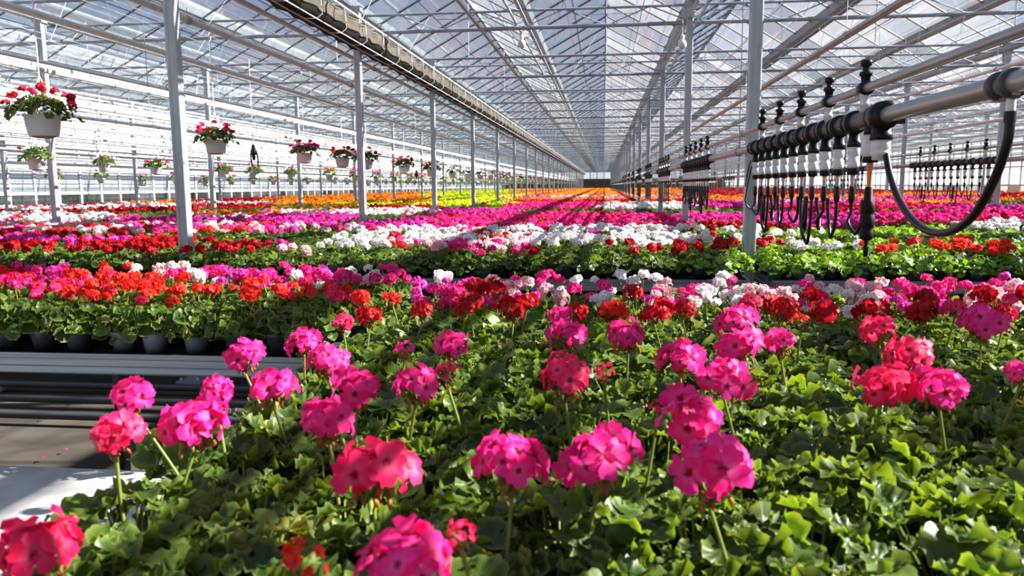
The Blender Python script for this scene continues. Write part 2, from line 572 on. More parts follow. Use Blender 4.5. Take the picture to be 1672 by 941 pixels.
COUNT = {k: 0 for k in KNAME}
QUOTA = 290

cells = []
BESIDE = []                                                         # leafy plants of the near bench just outside the frame
SP = 0.165
for j in range(19):
    y = 0.36 + SP * j
    for i in range(26):
        x = -0.70 + SP * i + (SP / 2 if j % 2 else 0) + U(-.018, .018)
        cells.append(dict(x=x, y=y + U(-.018, .018), heads=[]))
for idx, (px, py, w, c) in enumerate(UMBELS):
    zc = ZC - 0.345 if not (c[-1] in 'RS' and py < 525) else ZC - 0.36
    p = onZ(px, py, zc)
    D = w * proj(p)[2] / F * 0.97
    p.z -= 0.14 * D
    cell = min(cells, key=lambda q: (q['x'] - p.x) ** 2 + (q['y'] + .02 - p.y) ** 2 + 0.012 * len(q['heads']))
    cell['heads'].append((p, D, c, idx))
for q in cells:
    base = Vector((q['x'], q['y'], BT))
    top = base + Vector((0, 0, .22))
    if not q['heads'] and not inview(top, 120):
        if inview(top, 700):
            BESIDE.append((q['x'], q['y'], 1.0))
        continue
    pr = proj(top)
    lod0 = q['y'] < 1.75
    rear = q['y'] > 2.82
    if q['heads']:
        k = q['heads'][0][2][-1]
    elif rear:
        k = R.choice('BWMPBPW' if pr[0] < 1450 else 'PMPPB')
    elif q['y'] > 2.2 and pr[0] > 560 and U(0, 1) < 0.28:
        k = 'R'
    else:
        k = 'G'
    COUNT[k] += 1
    zone = 'rear rows' if rear else ('middle rows' if q['y'] > 1.75 else 'front rows')
    lab = next((SPECIAL[h[3]] for h in q['heads'] if h[3] in SPECIAL), None)
    g = None
    if lab is None:
        lab = f"{KWORD[k]} {'in its pot' if k == 'G' else 'in bloom'} in the {zone} of the nearest bench"
        g = f"{KWORD[k]} plants in the {zone} of the nearest bench"
    t = thing(KNAME[k], lab, 'plant', base, g)
    obj('pot', POT, t)
    sc_ = U(.92, 1.08) * (0.9 if rear else 1)
    obj('foliage', R.choice(FOL0 if lod0 else FOL1), t, (0, 0, 0), (0, 0, U(0, 6.28)), (sc_ * 1.06, sc_ * 1.06, sc_))
    for p, D, c, idx in q['heads']:
        add_head(t, p - base, D, (HEADS if len(c) > 1 else HEAD0)[c[-1]])
    if not q['heads'] and k != 'G':
        for _ in range((7 if pr[0] < 800 else 4) if rear else 1):
            add_head(t, (U(-.08, .08), U(-.07, .07), U(.20, .275) if rear else U(.25, .30)), U(.045, .075) if rear else U(.08, .10), HEAD1[k], not rear)


# ------------------------------------------------------------------ what grows where further back: colour bands read off the photograph
BANDS = {
    70: [(325, 'O'), (332, 'r'), (336, 'W'), (340, 'G'), (343, 'R'), (355, 'W'), (359, 'G'), (378, 'K'), (384, 'r'), (394, 'm'), (411, 'r'), (460, 'G')],
    210: [(328, 'O'), (335, 'W'), (340, 'R'), (352, 'G'), (357, 'M'), (375, 'K'), (385, 'g'), (394, 'R'), (411, 'R'), (460, 'G')],
    350: [(326, 'R'), (330, 'W'), (335, 'R'), (343, 'G'), (346, 'O'), (350, 'W'), (354, 'D'), (358, 'M'), (373, 'K'), (395, 'G'), (411, 'R'), (460, 'G')],
    490: [(330, 'O'), (337, 'G'), (341, 'O'), (346, 'W'), (351, 'M'), (354, 'D'), (364, 'M'), (375, 'k'), (397, 'G'), (412, 'k'), (460, 'G')],
    630: [(326, 'O'), (329, 'G'), (333, 'Y'), (338, 'R'), (346, 'W'), (356, 'D'), (368, 'M'), (400, 'W'), (413, 'k'), (460, 'G')],
    770: [(324, 'Y'), (326, 'G'), (332, 'Y'), (340, 'G'), (347, 'M'), (350, 'G'), (369, 'P'), (393, 'W'), (410, 'K'), (460, 'G')],
    910: [(319, 'O'), (323, 'K'), (326, 'O'), (330, 'R'), (338, 'P'), (347, 'G'), (368, 'P'), (394, 'W'), (405, 'k'), (460, 'G')],
    1050: [(319, 'O'), (323, 'K'), (326, 'O'), (331, 'R'), (338, 'W'), (346, 'D'), (367, 'P'), (397, 'W'), (408, 'r'), (460, 'G')],
    1190: [(321, 'R'), (329, 'O'), (337, 'M'), (349, 'G'), (362, 'M'), (368, 'r'), (392, 'w'), (402, 'r'), (460, 'L')],
    1330: [(320, 'R'), (326, 'O'), (331, 'K'), (340, 'P'), (346, 'R'), (366, 'M'), (394, 'L'), (401, 'w'), (460, 'L')],
    1470: [(318, 'R'), (323, 'O'), (330, 'M'), (335, 'O'), (341, 'P'), (345, 'D'), (362, 'P'), (391, 'L'), (402, 's'), (460, 'L')],
    1610: [(320, 'O'), (326, 'R'), (330, 'O'), (338, 'D'), (346, 'M'), (361, 'P'), (369, 'W'), (390, 'L'), (402, 's'), (460, 'L')],
}
BX = sorted(BANDS)


def kind_at(x, y):
    """Kind of plant grown at floor position (x, y)."""
    px = 986 + F * x / y + U(-28, 28)
    py = 303 + 0.44 * F / y
    bx = min(BX, key=lambda b: abs(b - px))
    c = next((c for lim, c in BANDS[bx] if py < lim), 'G')
    sparse = c.islower()
    C_ = c.upper()
    if C_ == 'K':
        C_ = R.choice('BBWPSM' if px < 450 else 'BWPMB')
    if sparse and C_ in 'RSPMBWO' and U(0, 1) < 0.55:
        C_ = 'L' if px > 1120 else 'G'
    if C_ == 'G' and U(0, 1) < 0.02:
        C_ = 'R'
    if C_ == 'W' and U(0, 1) < 0.16:
        C_ = R.choice('PSB')
    if C_ == 'P' and U(0, 1) < 0.2:
        C_ = R.choice('MCR')
    return C_


LEAFOF = lambda k: {'L': 'lime', 'D': 'dleaf'}.get(k, 'leaf')


def whole_plant(seed, k, nleaf, res, nheads, hl, nflo, R_=0.13, pot=True, D=(.085, .11)):
    """A whole small plant as one mesh: pot, leaves, flower heads."""
    rr = random.Random(seed)
    mb = foliage(seed, nleaf, R_, 0.19, 0.034 * (60 / nleaf) ** .4, res, 0.07, 0.06, 0, 1, False)
    if pot:
        pot_mesh(mb, 0.055, 0.105, 2, 2, 10)
    if k not in 'GLD':
        for i in range(nheads):
            az = i * 2.4 + rr.uniform(-.4, .4)
            q = R_ * 0.62 * math.sqrt((i + .3) / nheads)
            d = rr.uniform(*D)
            hm = head(seed * 7 + i, nflo, hl, 3)
            o = Vector((q * math.cos(az), q * math.sin(az), rr.uniform(.20, .245)))
            mb.add([o + Vector(v) * d for v in hm.v], hm.f, 3, hl < 2, hm.a)
    return mb


def mats_of(k):
    return [LEAFOF(k), 'stem', 'pot', 'petP' if k in 'GLD' else 'pet' + k]


MIDM = {k: [whole_plant(100 + i, k, 46, 2, 3, 1, 20).mesh(KNAME[k], mats_of(k)) for i in range(3)] for k in KNAME}
MASS = {k: {1: [], 2: [], 3: []} for k in KNAME}
MASSM = {}


MASS['G'][0] = BESIDE


def mass_templates(k):
    if k not in MASSM:
        MASSM[k] = {0: [foliage(20 + i, 98, 0.132, 0.215, 0.0235, 1, 0.055, 0.14).tris() for i in range(3)] if k == 'G' else [],
                    1: [whole_plant(200 + i, k, 26, 3, 3, 2, 16, 0.13, False).tris() for i in range(3)],
                    2: [whole_plant(210 + i, k, 15, 3, 3, 2, 9, 0.15, False, (.10, .14)).tris() for i in range(3)],
                    3: [whole_plant(220 + i, k, 9, 3, 3, 2, 6, 0.19, False, (.15, .2)).tris() for i in range(2)]}
    return MASSM[k]


def place_plant(x, y, bench_word, full=False, k=None):
    """One potted plant of the kind that grows at (x, y)."""
    k = k or kind_at(x, y)
    if COUNT[k] >= QUOTA or not inview((x, y, BT + .2), 40):
        MASS[k][1].append((x, y, U(.85, 1.05)))
        return
    COUNT[k] += 1
    base = Vector((x, y, BT))
    lab = f"{KWORD[k]}{' in bloom' if k not in 'GLD' else ''} on the {bench_word}"
    g = f"{KWORD[k]} plants on the {bench_word}"
    s = U(.84, 1.0)
    if full:
        t = thing(KNAME[k], lab, 'plant', base, g)
        obj('pot', R.choice((POT, POT, POTG)), t)
        obj('foliage', R.choice(FOL2[LEAFOF(k)]), t, None, (0, 0, U(0, 6.28)), (s * 1.05, s * 1.05, s))
        if k not in 'GLD':
            for i in range(R.choice((2, 3, 3))):
                a = U(0, 6.28)
                add_head(t, (.075 * math.cos(a), .075 * math.sin(a), U(.19, .235)), U(.075, .1), HEAD1[k], False)
    else:
        tag(obj(KNAME[k], R.choice(MIDM[k]), None, base, (0, 0, U(0, 6.28)), (s, s, s)), lab, 'plant', g)


# ------------------------------------------------------------------ benches
def rail_profile(mb, p0, p1, h=0.08, w=0.03, mi=0):
    """Grooved aluminium side rail from p0 to p1 (its outer face to the right of the direction of travel)."""
    p0, p1 = Vector(p0), Vector(p1)
    d = (p1 - p0).normalized()
    nrm = Vector((d.y, -d.x, 0))
    prof = [(0, 0), (.006, 0), (.006, -.02), (.002, -.024), (.002, -.05), (.006, -.054), (.006, -.078), (0, -h), (-w, -h), (-w, -h + .006), (-.006, -h + .006), (-.006, 0)]
    vs = []
    for p in (p0, p1):
        vs += [p + nrm * a + Vector((0, 0, b)) for a, b in prof]
    n = len(prof)
    mb.add(vs, [(k, (k + 1) % n, n + (k + 1) % n, n + k) for k in range(n)] + [tuple(range(n)), tuple(reversed(range(n, 2 * n)))], mi, False)


def bench(x0, x1, y0, y1, label, detail=True, group=None):
    if not detail:
        mb = MB()
        mb.box(((x0 + x1) / 2, (y0 + y1) / 2, BT - .02), (x1 - x0, y1 - y0, .03), 0)
        for a, b in (((x0, y0), (x1, y0)), ((x1, y0), (x1, y1)), ((x1, y1), (x0, y1)), ((x0, y1), (x0, y0))):
            rail_profile(mb, (*a, BT + .012), (*b, BT + .012), .08, .03, 0)
        n = max(2, int((x1 - x0) / 2.2) + 1)
        for i in range(n):
            x = x0 + .25 + (x1 - x0 - .5) * i / (n - 1)
            for y in (y0 + .3, y1 - .3):
                mb.box((x, y, BT / 2 - .03), (.05, .05, BT - .06), 0)
        return tag(mb.build('rolling_bench', ['alu']), label, 'bench', group)
    t = thing('rolling_bench', label, 'bench', ((x0 + x1) / 2, (y0 + y1) / 2, 0), group)
    ox, oy = (x0 + x1) / 2, (y0 + y1) / 2
    hx, hy = (x1 - x0) / 2, (y1 - y0) / 2
    mb = MB()
    mb.box((0, 0, BT - .008), (2 * hx - .02, 2 * hy - .02, .012))
    for i in range(int(2 * hx / .12)):
        mb.box((-hx + .06 + .12 * i, 0, BT - .0215), (.02, 2 * hy - .03, .015))
    mb.build('tray', 'dark_pipe', t)
    for a, b in (((-hx, -hy), (hx, -hy)), ((hx, -hy), (hx, hy)), ((hx, hy), (-hx, hy)), ((-hx, hy), (-hx, -hy))):
        mb = MB()
        rail_profile(mb, (*a, BT + .012), (*b, BT + .012), .085)
        mb.build('side_rail', 'alu', t)
    n = max(2, int(2 * hx / 1.6) + 1)
    for i in range(n):
        x = -hx + .5 + (2 * hx - 1.0) * i / (n - 1)
        if hy < .8:
            x = (-1.2, 1.24, 2.35, -2.3)[i % 4]
        for y in ((0.12,) if hy < .8 else (-hy + .6, hy - .6)):
            mb = MB()
            mb.box((x, y, (BT - .13) / 2 + .03), (.032, .045, BT - .19))
            mb.box((x, y, .015), (.12, .12, .03))
            mb.box((x, y, BT - .105), (.16, .05, .03))
            lg = mb.build('leg', 'dark_pipe', t)
            mb = MB()
            rot = Matrix.Rotation(PI / 2, 3, 'X')
            mb.lathe([(0, -.015), (.03, -.015), (.034, -.008), (.026, 0), (.034, .008), (.03, .015), (0, .015)], 14, 0, (x + .09, y, BT - .098), rot)
            mb.build('roller', 'white', lg)
    return t


def fill(x0, x1, y0, y1, sp, word, full, lod=None):
    ny = max(1, int((y1 - y0 - .12) / sp) + 1)
    nx = max(1, int((x1 - x0) / sp) + 1)
    for j in range(ny):
        for i in range(nx):
            x = x0 + .03 + sp * i + (sp / 2 if j % 2 else 0) + U(-.15, .15) * sp
            y = y0 + .08 + sp * j + U(-.15, .15) * sp
            if x > x1 - .01 or not inview((x, y, BT + .2), 420):
                continue
            k = None
            if j == 0 and not full and U(0, 1) < .85:                # the rim row of a bench shows mostly leaves
                k = R.choice('GGD')
            if lod is None:
                place_plant(x, y, word, full, k)
            else:
                MASS[k or kind_at(x, y)][lod].append((x, y, U(.85, 1.05)))


bench(-.82, 3.6, .2, 3.34, 'nearest grey metal rolling bench carrying the tall pink geraniums')
bench(-6.2, -1.02, 2.78, 3.86, 'grey metal rolling bench by the floor gap with black pots along its rail')

# bench by the gap: scarlet rows, pinks behind
for j in range(6):
    for i in range(32):
        x = -5.4 + .165 * i + (.08 if j % 2 else 0) + U(-.015, .015)
        y = 2.85 + .172 * j + U(-.015, .015)
        if x > -1.0 or not inview((x, y, BT + .2), 60):
            continue
        px = proj((x, y, BT + .2))[0]
        k = 'S' if U(0, 1) < .8 else 'C'
        if px < 130 and U(0, 1) < .5:
            k = R.choice('PCM')
        if px > 230 and j >= 3:
            k = R.choice('PMBPW')
        COUNT[k] += 1
        row = 'front row' if j == 0 else ('rear rows' if j >= 3 else 'inner rows')
        t = thing(KNAME[k], f"{KWORD[k]} in bloom in the {row} of the floor gap bench", 'plant', (x, y, BT), f"{KWORD[k]} plants in the {row} of the bench by the floor gap")
        obj('pot', R.choice((POT, POTG)), t, None, None, (1.0, 1.0, .92))
        s = U(.86, 1.0)
        obj('foliage', R.choice(FOLB if j < 2 else FOL1), t, None, (0, 0, U(0, 6.28)), (s * 1.02, s * 1.02, s))
        for _ in range((0 if U(0, 1) < .4 else 1) if j == 0 else R.choice((2, 3, 3, 4)) + (1 if j >= 4 else 0)):
            a = U(0, 6.28)
            add_head(t, (.07 * math.cos(a), .07 * math.sin(a), U(.20, .265)), U(.05, .085), HEAD1[k], False)

BAYS = [(-16.1, -12.12), (-11.88, -7.72), (-7.48, -3.3), (-3.08, .99), (1.15, 6.92), (7.12, 12.82), (13.15, 18.4)]
BWORD = ['far left bay', 'second bay to the left', 'bay left of the centre posts', 'centre bay', 'bay right of the centre posts', 'second bay to the right', 'far right bay']
ORD = ['first', 'second', 'third', 'fourth', 'fifth', 'sixth', 'seventh', 'eighth', 'ninth', 'tenth']
row = 0
y = 5.35
nb = 0
while y < 121:
    dep = 1.95 if row < 2 else 2.25
    for b, (x0, x1) in enumerate(BAYS):
        mid = [proj((x, y, BT)) for x in (x0, (x0 + x1) / 2, x1)]
        if not any(q and -150 < q[0] < IW + 150 for q in mid):
            continue
        if row < 10:
            bench(x0, x1, y, y + dep, f"rolling bench, {ORD[row]} back from the floor gap in the {BWORD[b]}", row < 1)
        else:
            bench(x0, x1, y, y + dep, f"distant rolling bench far down the {BWORD[b]}", False, f"distant benches far down the {BWORD[b]}")
        word = f"{ORD[row]} bench row beyond the gap" if row < 10 else ''
        if row < 2:
            fill(x0, x1, y, y + dep, .185 if row < 1 else .19, word, row < 1)
        elif row < 5:
            fill(x0, x1, y, y + dep, .20, word, False, 1)
        elif row < 12:
            fill(x0, x1, y, y + dep, .27, word, False, 2)
        else:
            fill(x0, x1, y, y + dep, .40, word, False, 3)
    y += dep + (.42 if row < 20 else .6)
    row += 1


def build_mass(k):
    parts_v, parts_t, parts_m, parts_a = [], [], [], []
    off = 0
    T = mass_templates(k)
    for lod, pl in MASS[k].items():
        for (x, y, s) in pl:
            v, t, mi, a = R.choice(T[lod])
            an = U(0, 6.28)
            c, s_ = math.cos(an), math.sin(an)
            w = np.empty_like(v)
            w[:, 0] = (v[:, 0] * c - v[:, 1] * s_) * s + x
            w[:, 1] = (v[:, 0] * s_ + v[:, 1] * c) * s + y
            w[:, 2] = v[:, 2] * s + BT
            parts_v.append(w)
            parts_t.append(t + off)
            parts_m.append(mi)
            parts_a.append(a)
            off += len(v)
    if not parts_v:
        return
    V, T_, Mi, A = (np.concatenate(p) for p in (parts_v, parts_t, parts_m, parts_a))
    me = bpy.data.meshes.new(KNAME[k] + '_mass')
    me.vertices.add(len(V))
    me.vertices.foreach_set('co', V.ravel())
    me.loops.add(len(T_) * 3)
    me.loops.foreach_set('vertex_index', T_.ravel())
    me.polygons.add(len(T_))
    me.polygons.foreach_set('loop_start', np.arange(0, len(T_) * 3, 3, dtype=np.int32))
    me.polygons.foreach_set('material_index', Mi)
    at = me.attributes.new('rad', 'FLOAT', 'POINT')
    at.data.foreach_set('value', A)
    me.polygons.foreach_set('use_smooth', np.ones(len(T_), dtype=bool))
    for m in mats_of(k):
        me.materials.append(M[m])
    me.update(calc_edges=True)
    me.validate()
    o = obj(KNAME[k] + '_mass', me)
    tag(o, f"dense spread of {KWORD[k]} growth covering benches further down the house", 'plants', None, 'stuff')


for k in KNAME:
    build_mass(k)
print('COUNT', COUNT, {k: [len(p) for p in v.values()] for k, v in MASS.items()})

# ------------------------------------------------------------------ posts
S = 4.5
Y1 = 5.85
ZG = 3.82                                                           # gutter height
XL = [-12.0, -7.6, -3.18, 1.07, 7.02, 12.92]
YROW = [5.55, 5.55, 5.55, 5.85, 5.85, 5.85]
SROW = [4.4, 4.4, 4.4, 4.5, 4.5, 4.5]
PW = ['post of the fourth row to the left', 'post of the second row to the left', 'post in the row left of the centre bay', 'post in the row right of the centre bay', 'post of the second row to the right', 'post of the third row to the right']


def post_mesh(part):
    mb = MB()
    if part == 'shaft':
        w, d = .088, .075
        prof = [(-w / 2, -d / 2 + .006), (-w / 2 + .006, -d / 2), (-.02, -d / 2), (-.017, -d / 2 + .004), (.017, -d / 2 + .004), (.02, -d / 2), (w / 2 - .006, -d / 2), (w / 2, -d / 2 + .006),
                (w / 2, d / 2 - .006), (w / 2 - .006, d / 2), (-w / 2 + .006, d / 2), (-w / 2, d / 2 - .006)]
        n = len(prof)
        vs = [(a, b, .02) for a, b in prof] + [(a, b, ZG - .08) for a, b in prof]
        mb.add(vs, [(k, (k + 1) % n, n + (k + 1) % n, n + k) for k in range(n)], 0, False)
    elif part == 'base_plate':
        mb.box((0, 0, .01), (.2, .2, .02))
        for i in (-1, 1):
            for j in (-1, 1):
                mb.lathe([(.012, .02), (.012, .045), (0, .045)], 6, 0, (i * .07, j * .07, 0))
    else:
        mb.box((0, 0, ZG - .05), (.14, .12, .06))
        mb.box((0, -.05, ZG - .14), (.10, .012, .14))
        mb.box((0, .05, ZG - .14), (.10, .012, .14))
    return mb


PM = {p: post_mesh(p).mesh(p, ['galv']) for p in ('shaft', 'base_plate', 'gutter_bracket')}
for xi, x in enumerate(XL):
    for j in range(27):
        y = YROW[xi] + SROW[xi] * j
        if not (inview((x, y, 1.2), 40) or inview((x, y, 3), 40)):
            continue
        if j < 8:
            lab = f"galvanised steel {PW[xi]}, {ORD[j]} from the camera"
            t = thing('steel_post', lab, 'post', (x, y, 0))
            for p, me in PM.items():
                obj(p, me, t)
        else:
            tag(obj('steel_post', PM['shaft'], None, (x, y, 0)), f"distant galvanised steel {PW[xi]}", 'post', f"distant {PW[xi]}s")

# ------------------------------------------------------------------ roof
GX = [1.12 - 2.2 * k for k in range(8, -1, -1)] + [1.12 + (18.82 - 1.12) / 9 * k for k in range(1, 10)]
YA, YB = -3.15, 125.1
RISE = .56
glass_mb, bars, ridges, gutters = MB(), MB(), MB(), MB()
PN = .9
ny = int((YB - YA) / PN)
for g0, g1 in zip(GX[:-1], GX[1:]):
    xm = (g0 + g1) / 2
    zr = ZG + .05 + RISE
    for side, (xa, za, xb, zb) in enumerate(((g0 + .07, ZG + .05, xm, zr), (xm, zr, g1 - .07, ZG + .05))):
        for j in range(ny):
            ya, yb = YA + PN * j + .01, YA + PN * (j + 1) - .01
            lift = 0.0
            if side == 0 and j % 5 == 2 and False:
                lift = .2
            glass_mb.add([(xa, ya, za), (xb, ya, zb + lift), (xb, yb, zb + lift), (xa, yb, za)], [(0, 1, 2, 3)], 0, False)
            y_ = YA + PN * j
            bars.tube([(xa, y_, za - .012), (xb, y_, zb - .012)], .014, 4, 0, False)
        # vent frame half-way up each slope
        xv, zv = xa + (xb - xa) * .52, za + (zb - za) * .52
        ridges.tube([(xv, YA, zv - .02), (xv, YB, zv - .02)], .010, 4, 0, False)
    ridges.box((xm, (YA + YB) / 2, zr + .005), (.045, YB - YA, .055))
for g0 in GX:
    vs, prof = [], [(-.09, .10), (-.06, 0), (.06, 0), (.09, .10), (.075, .10), (.05, .015), (-.05, .015), (-.075, .10)]
    for yy in (YA, YB):
        vs += [(g0 + a, yy, ZG + b - .03) for a, b in prof]
    n = len(prof)
    gutters.add(vs, [(k, (k + 1) % n, n + (k + 1) % n, n + k) for k in range(n)], 0, False)
ceil = struct(glass_mb, 'ceiling', ['roofglass'], 'pitched glass roof of pale panes over the whole greenhouse')
bars.build('glazing_bars', ['bar'], ceil)
ridges.build('ridge_beams', ['frame'], ceil)
gutters.build('gutters', ['frame'], ceil)

# cross tubes and lattice girders
n_t = 0
for j in range(56):
    y = Y1 - 2 * S + S / 2 * j
    if y > 124 or y < 1:
        continue
    mb = MB()
    zt = ZC + 2.05
    mb.tube([(GX[0], y, zt), (GX[-1], y, zt)], .026 if j % 2 == 0 else .020, 8)
    if j % 2 == 0:
        mb.tube([(GX[0], y, ZG - .05), (GX[-1], y, ZG - .05)], .018, 6)
        x = GX[0]
        k = 0
        step = .55 if y < 40 else 1.1
        while x + step < GX[-1]:
            za, zb = (zt, ZG - .05) if k % 2 == 0 else (ZG - .05, zt)
            mb.tube([(x, y, za), (x + step, y, zb)], .008, 4, 0, False)
            x += step
            k += 1
    else:
        for g0, g1 in zip(GX[:-1], GX[1:]):
            xm = (g0 + g1) / 2
            mb.tube([(xm, y, zt), (xm, y, ZG + .6)], .008, 4, 0, False)
            if y < 60:
                mb.tube([(xm - .5, y, ZG + .35), (xm + .5, y, ZG + .35)], .007, 4, 0, False)
    n_t += 1
    struct(mb, f"trim_{n_t}", ['frame'], 'grey steel cross girder under the glass roof')

# screen wires along the house and cross cords
mb = MB()
for i in range(90):
    x = -16.4 + .39 * i + U(-.05, .05)
    z = ZC + 1.98 + U(-.04, .03)
    mb.tube([(x, YA, z), (x, YB, z)], .0035, 3, 0, False)
for j in range(60):
    y = 2.3 + 1.5 * j
    for i in range(32):
        x = -16.2 + 1.1 * i + U(-.2, .2)
        mb.tube([(x, y, ZC + 1.98), (x + U(-.1, .5), y + U(-.3, .3), ZG + U(.1, .5))], .004, 3, 0, False)
n_t += 1
struct(mb, f"trim_{n_t}", ['wire'], 'thin white wires strung along the house under the roof')

mb = MB()
rr = random.Random(21)
for i in range(110):
    x = rr.uniform(-16.2, -8.2) if i < 75 else rr.uniform(7.4, 18.4)
    z = rr.uniform(1.95, 3.4) if i < 75 else rr.uniform(2.1, 3.5)
    if any(abs(x - a) < .08 for a in XL):
        x += .2
    mb.tube([(x, YA, z), (x, YB - .2, z)], rr.choice((.008, .012, .016)), 4, 0, False)
for i in range(150):
    x, y, z = rr.uniform(-16.2, -8.0) if i < 100 else rr.uniform(7.4, 18.4), rr.uniform(12, 80), rr.uniform(2.0, 2.8)
    mb.tube([(x, y, z), (x, y, 3.5)], .006, 3, 0, False)
n_t += 1
struct(mb, f"trim_{n_t}", ['white'], 'white drip lines and cords strung along the side bays')

# ------------------------------------------------------------------ floor and walls
mb = MB()
mb.box((0, 60, -.06), (60, 140, .10))
fl = struct(mb, 'floor', ['fabric'], 'dark ground fabric floor under the benches')
mb = MB()
mb.box((-3.9, .56, .205), (5.8, 4.2, .43))  # invented slab, raised to catch the sun, standing in for sunlit floor
mb.build('raised_sun_slab', ['concrete'], fl)
mb = MB()
mb.box((0, 60, -.15), (400, 400, .05))
struct(mb, 'ground_outside', ['ground'], 'gravel ground outside the greenhouse')

for side, X, nm in ((-1, GX[0] - .06, 'wall_left'), (1, GX[-1] + .06, 'wall_right')):
    mb = MB()
    mb.box((X, (YA + YB) / 2, .3), (.12, YB - YA, .66), 0)
    w = struct(mb, nm, ['kick'], f"{'left' if side < 0 else 'right'} side wall of whitewashed panes between white mullions")
    mg, mu, mc = MB(), MB(), MB()
    n = int((YB - YA) / 1.0)
    for j in range(n):
        a, b = YA + j + .03, YA + j + .97
        mc.add([(X, a, .64), (X, b, .64), (X, b, 1.36), (X, a, 1.36)], [(0, 1, 2, 3)], 0, False)
        for z0, z1 in ((1.4, 2.2), (2.24, 3.0), (3.04, ZG)):
            mg.add([(X, a, z0), (X, b, z0), (X, b, z1), (X, a, z1)], [(0, 1, 2, 3)], 0, False)
        mu.box((X, YA + j, ZG / 2 + .3), (.07, .09, ZG - .6), 0)
    for z in (.64, 1.38, 2.22, 3.02, ZG - .02):
        mu.box((X, (YA + YB) / 2, z), (.06, YB - YA, .06), 0)
    mg.build('upper_panes', ['wallglass'], w)
    mc.build('lower_panes', ['clearglass'], w)
    mu.build('mullions', ['mullion'], w)
mb = MB()
mb.box(((GX[0] + GX[-1]) / 2, YB + .05, 1.25), (GX[-1] - GX[0], .1, 2.5), 0)
w = struct(mb, 'wall_back', ['brown'], 'far end wall with brown lower panels and glass above')
mg, mu = MB(), MB()
x = GX[0]
while x < GX[-1] - .5:
    mg.add([(x + .04, YB, 2.5), (x + 1.06, YB, 2.5), (x + 1.06, YB, ZG), (x + .04, YB, ZG)], [(0, 1, 2, 3)], 0, False)
    mu.box((x, YB - .02, (ZG + .5) / 2), (.09, .08, ZG + .5), 0)
    x += 1.1
for g0, g1 in zip(GX[:-1], GX[1:]):
    mg.add([(g0, YB, ZG), (g1, YB, ZG), ((g0 + g1) / 2, YB, ZG + RISE)], [(0, 1, 2)], 0, False)
mu.box(((GX[0] + GX[-1]) / 2, YB - .02, 2.5), (GX[-1] - GX[0], .08, .16), 0)
mu.box(((GX[0] + GX[-1]) / 2, YB - .02, ZG), (GX[-1] - GX[0], .08, .12), 0)
mg.build('gable_panes', ['clearglass'], w)
mu.build('mullions', ['bar'], w)

# outside: hedge on the left, board fence on the right
mb = MB()
rr = random.Random(3)
for i in range(5200):
    p = Vector((-20.5 + rr.uniform(-.8, .8), rr.uniform(8, 122), rr.uniform(0, 1.55)))
    s = rr.uniform(.12, .28)
    fr = frame((rr.uniform(-1, 1), rr.uniform(-1, 1), rr.uniform(-.2, 1)), rr.uniform(0, 6))
    mb.add([p + fr @ (Vector(v) * s) for v in ((-1, -.6, 0), (1, -.6, 0), (1.1, .6, .2), (-1, .6, .1))], [(0, 1, 2, 3)], 0, False)
mb.box((-20.5, 65, .7), (.7, 114, 1.4), 0)
tag(mb.build('hedge', ['hedge']), 'dark clipped hedge outside along the left side wall', 'hedge', None, 'stuff')
for i in range(5):
    mb = MB()
    for k in range(12):
        mb.box((20.6, 34.2 + i * 3.6 + k * .29, .74), (.03, .28, 1.44), 0)
    for z in (.4, 1.2):
        mb.box((20.64, 34.2 + i * 3.6 + 1.6, z), (.04, 3.45, .08), 0)
    for yy in (34.05, 37.5):
        mb.box((20.66, yy + i * 3.6, .76), (.08, .08, 1.52), 0)
    tag(mb.build('fence_panel', ['brown']), f"brown board fence panel outside the right side wall, {ORD[i]} along", 'fence')

# ------------------------------------------------------------------ long pipes
def pipe(x, z, r, label, m='white', y0=YA, y1=YB - .2, joints=True, n=12):
    t = thing('heating_pipe' if m == 'white' else 'steel_pipe', label, 'pipe', (x, 0, ZC + z))
    mb = MB()
    mb.tube([(0, y0, 0), (0, y1, 0)], r, n)
    mb.build('pipe', [m], t)
    if joints:
        for j in range(9):
            yy = Y1 + S * j + .9
            mb = MB()
            mb.lathe([(r, -.03), (r * 1.28, -.03), (r * 1.28, .03), (r, .03)], n, 0, (0, yy, 0), Matrix.Rotation(PI / 2, 3, 'X'))
            mb.tube([(0, yy, r), (0, yy, ZG - ZC - z - .2)], .003, 4, 0, False)
            mb.build('hanger', ['galv'], t)
    return t


pipe(-3.36, 1.72, .028, 'white pipe just under the folded brown screen')
pipe(-3.72, 1.50, .030, 'thick white overhead pipe left of the folded brown screen')
pipe(-3.92, 1.21, .026, 'white overhead pipe crossing above the near hanging baskets')
pipe(-4.14, .88, .019, 'thin white pipe behind the wires of the near hanging baskets')
pipe(-4.14, .66, .019, 'thin white pipe behind the flowers of the near hanging baskets')
pipe(-1.55, 1.95, .019, 'grey pipe high up between the screen and the ridge', 'grey_pipe')
pipe(1.95, 1.20, .022, 'grey overhead pipe to the right of the centre posts', 'grey_pipe')
pipe(2.9, 1.75, .022, 'grey overhead pipe far above the right benches', 'grey_pipe')
for b, nm in ((1, 'second'), (2, 'third')):
    for q, (dx, z, r) in enumerate(((-3.5, 1.66, .028), (-3.9, 1.35, .026), (-4.2, 1.0, .024), (-4.2, .72, .022), (-2.3, 1.5, .022), (-1.4, .95, .024), (-1.4, 1.25, .024))):
        pipe(dx - 4.4 * b + .1, z, r, f"white pipe, {ORD[q]} of the run above the {nm} bay to the left", 'white', YA, YB - .2, True, 8)
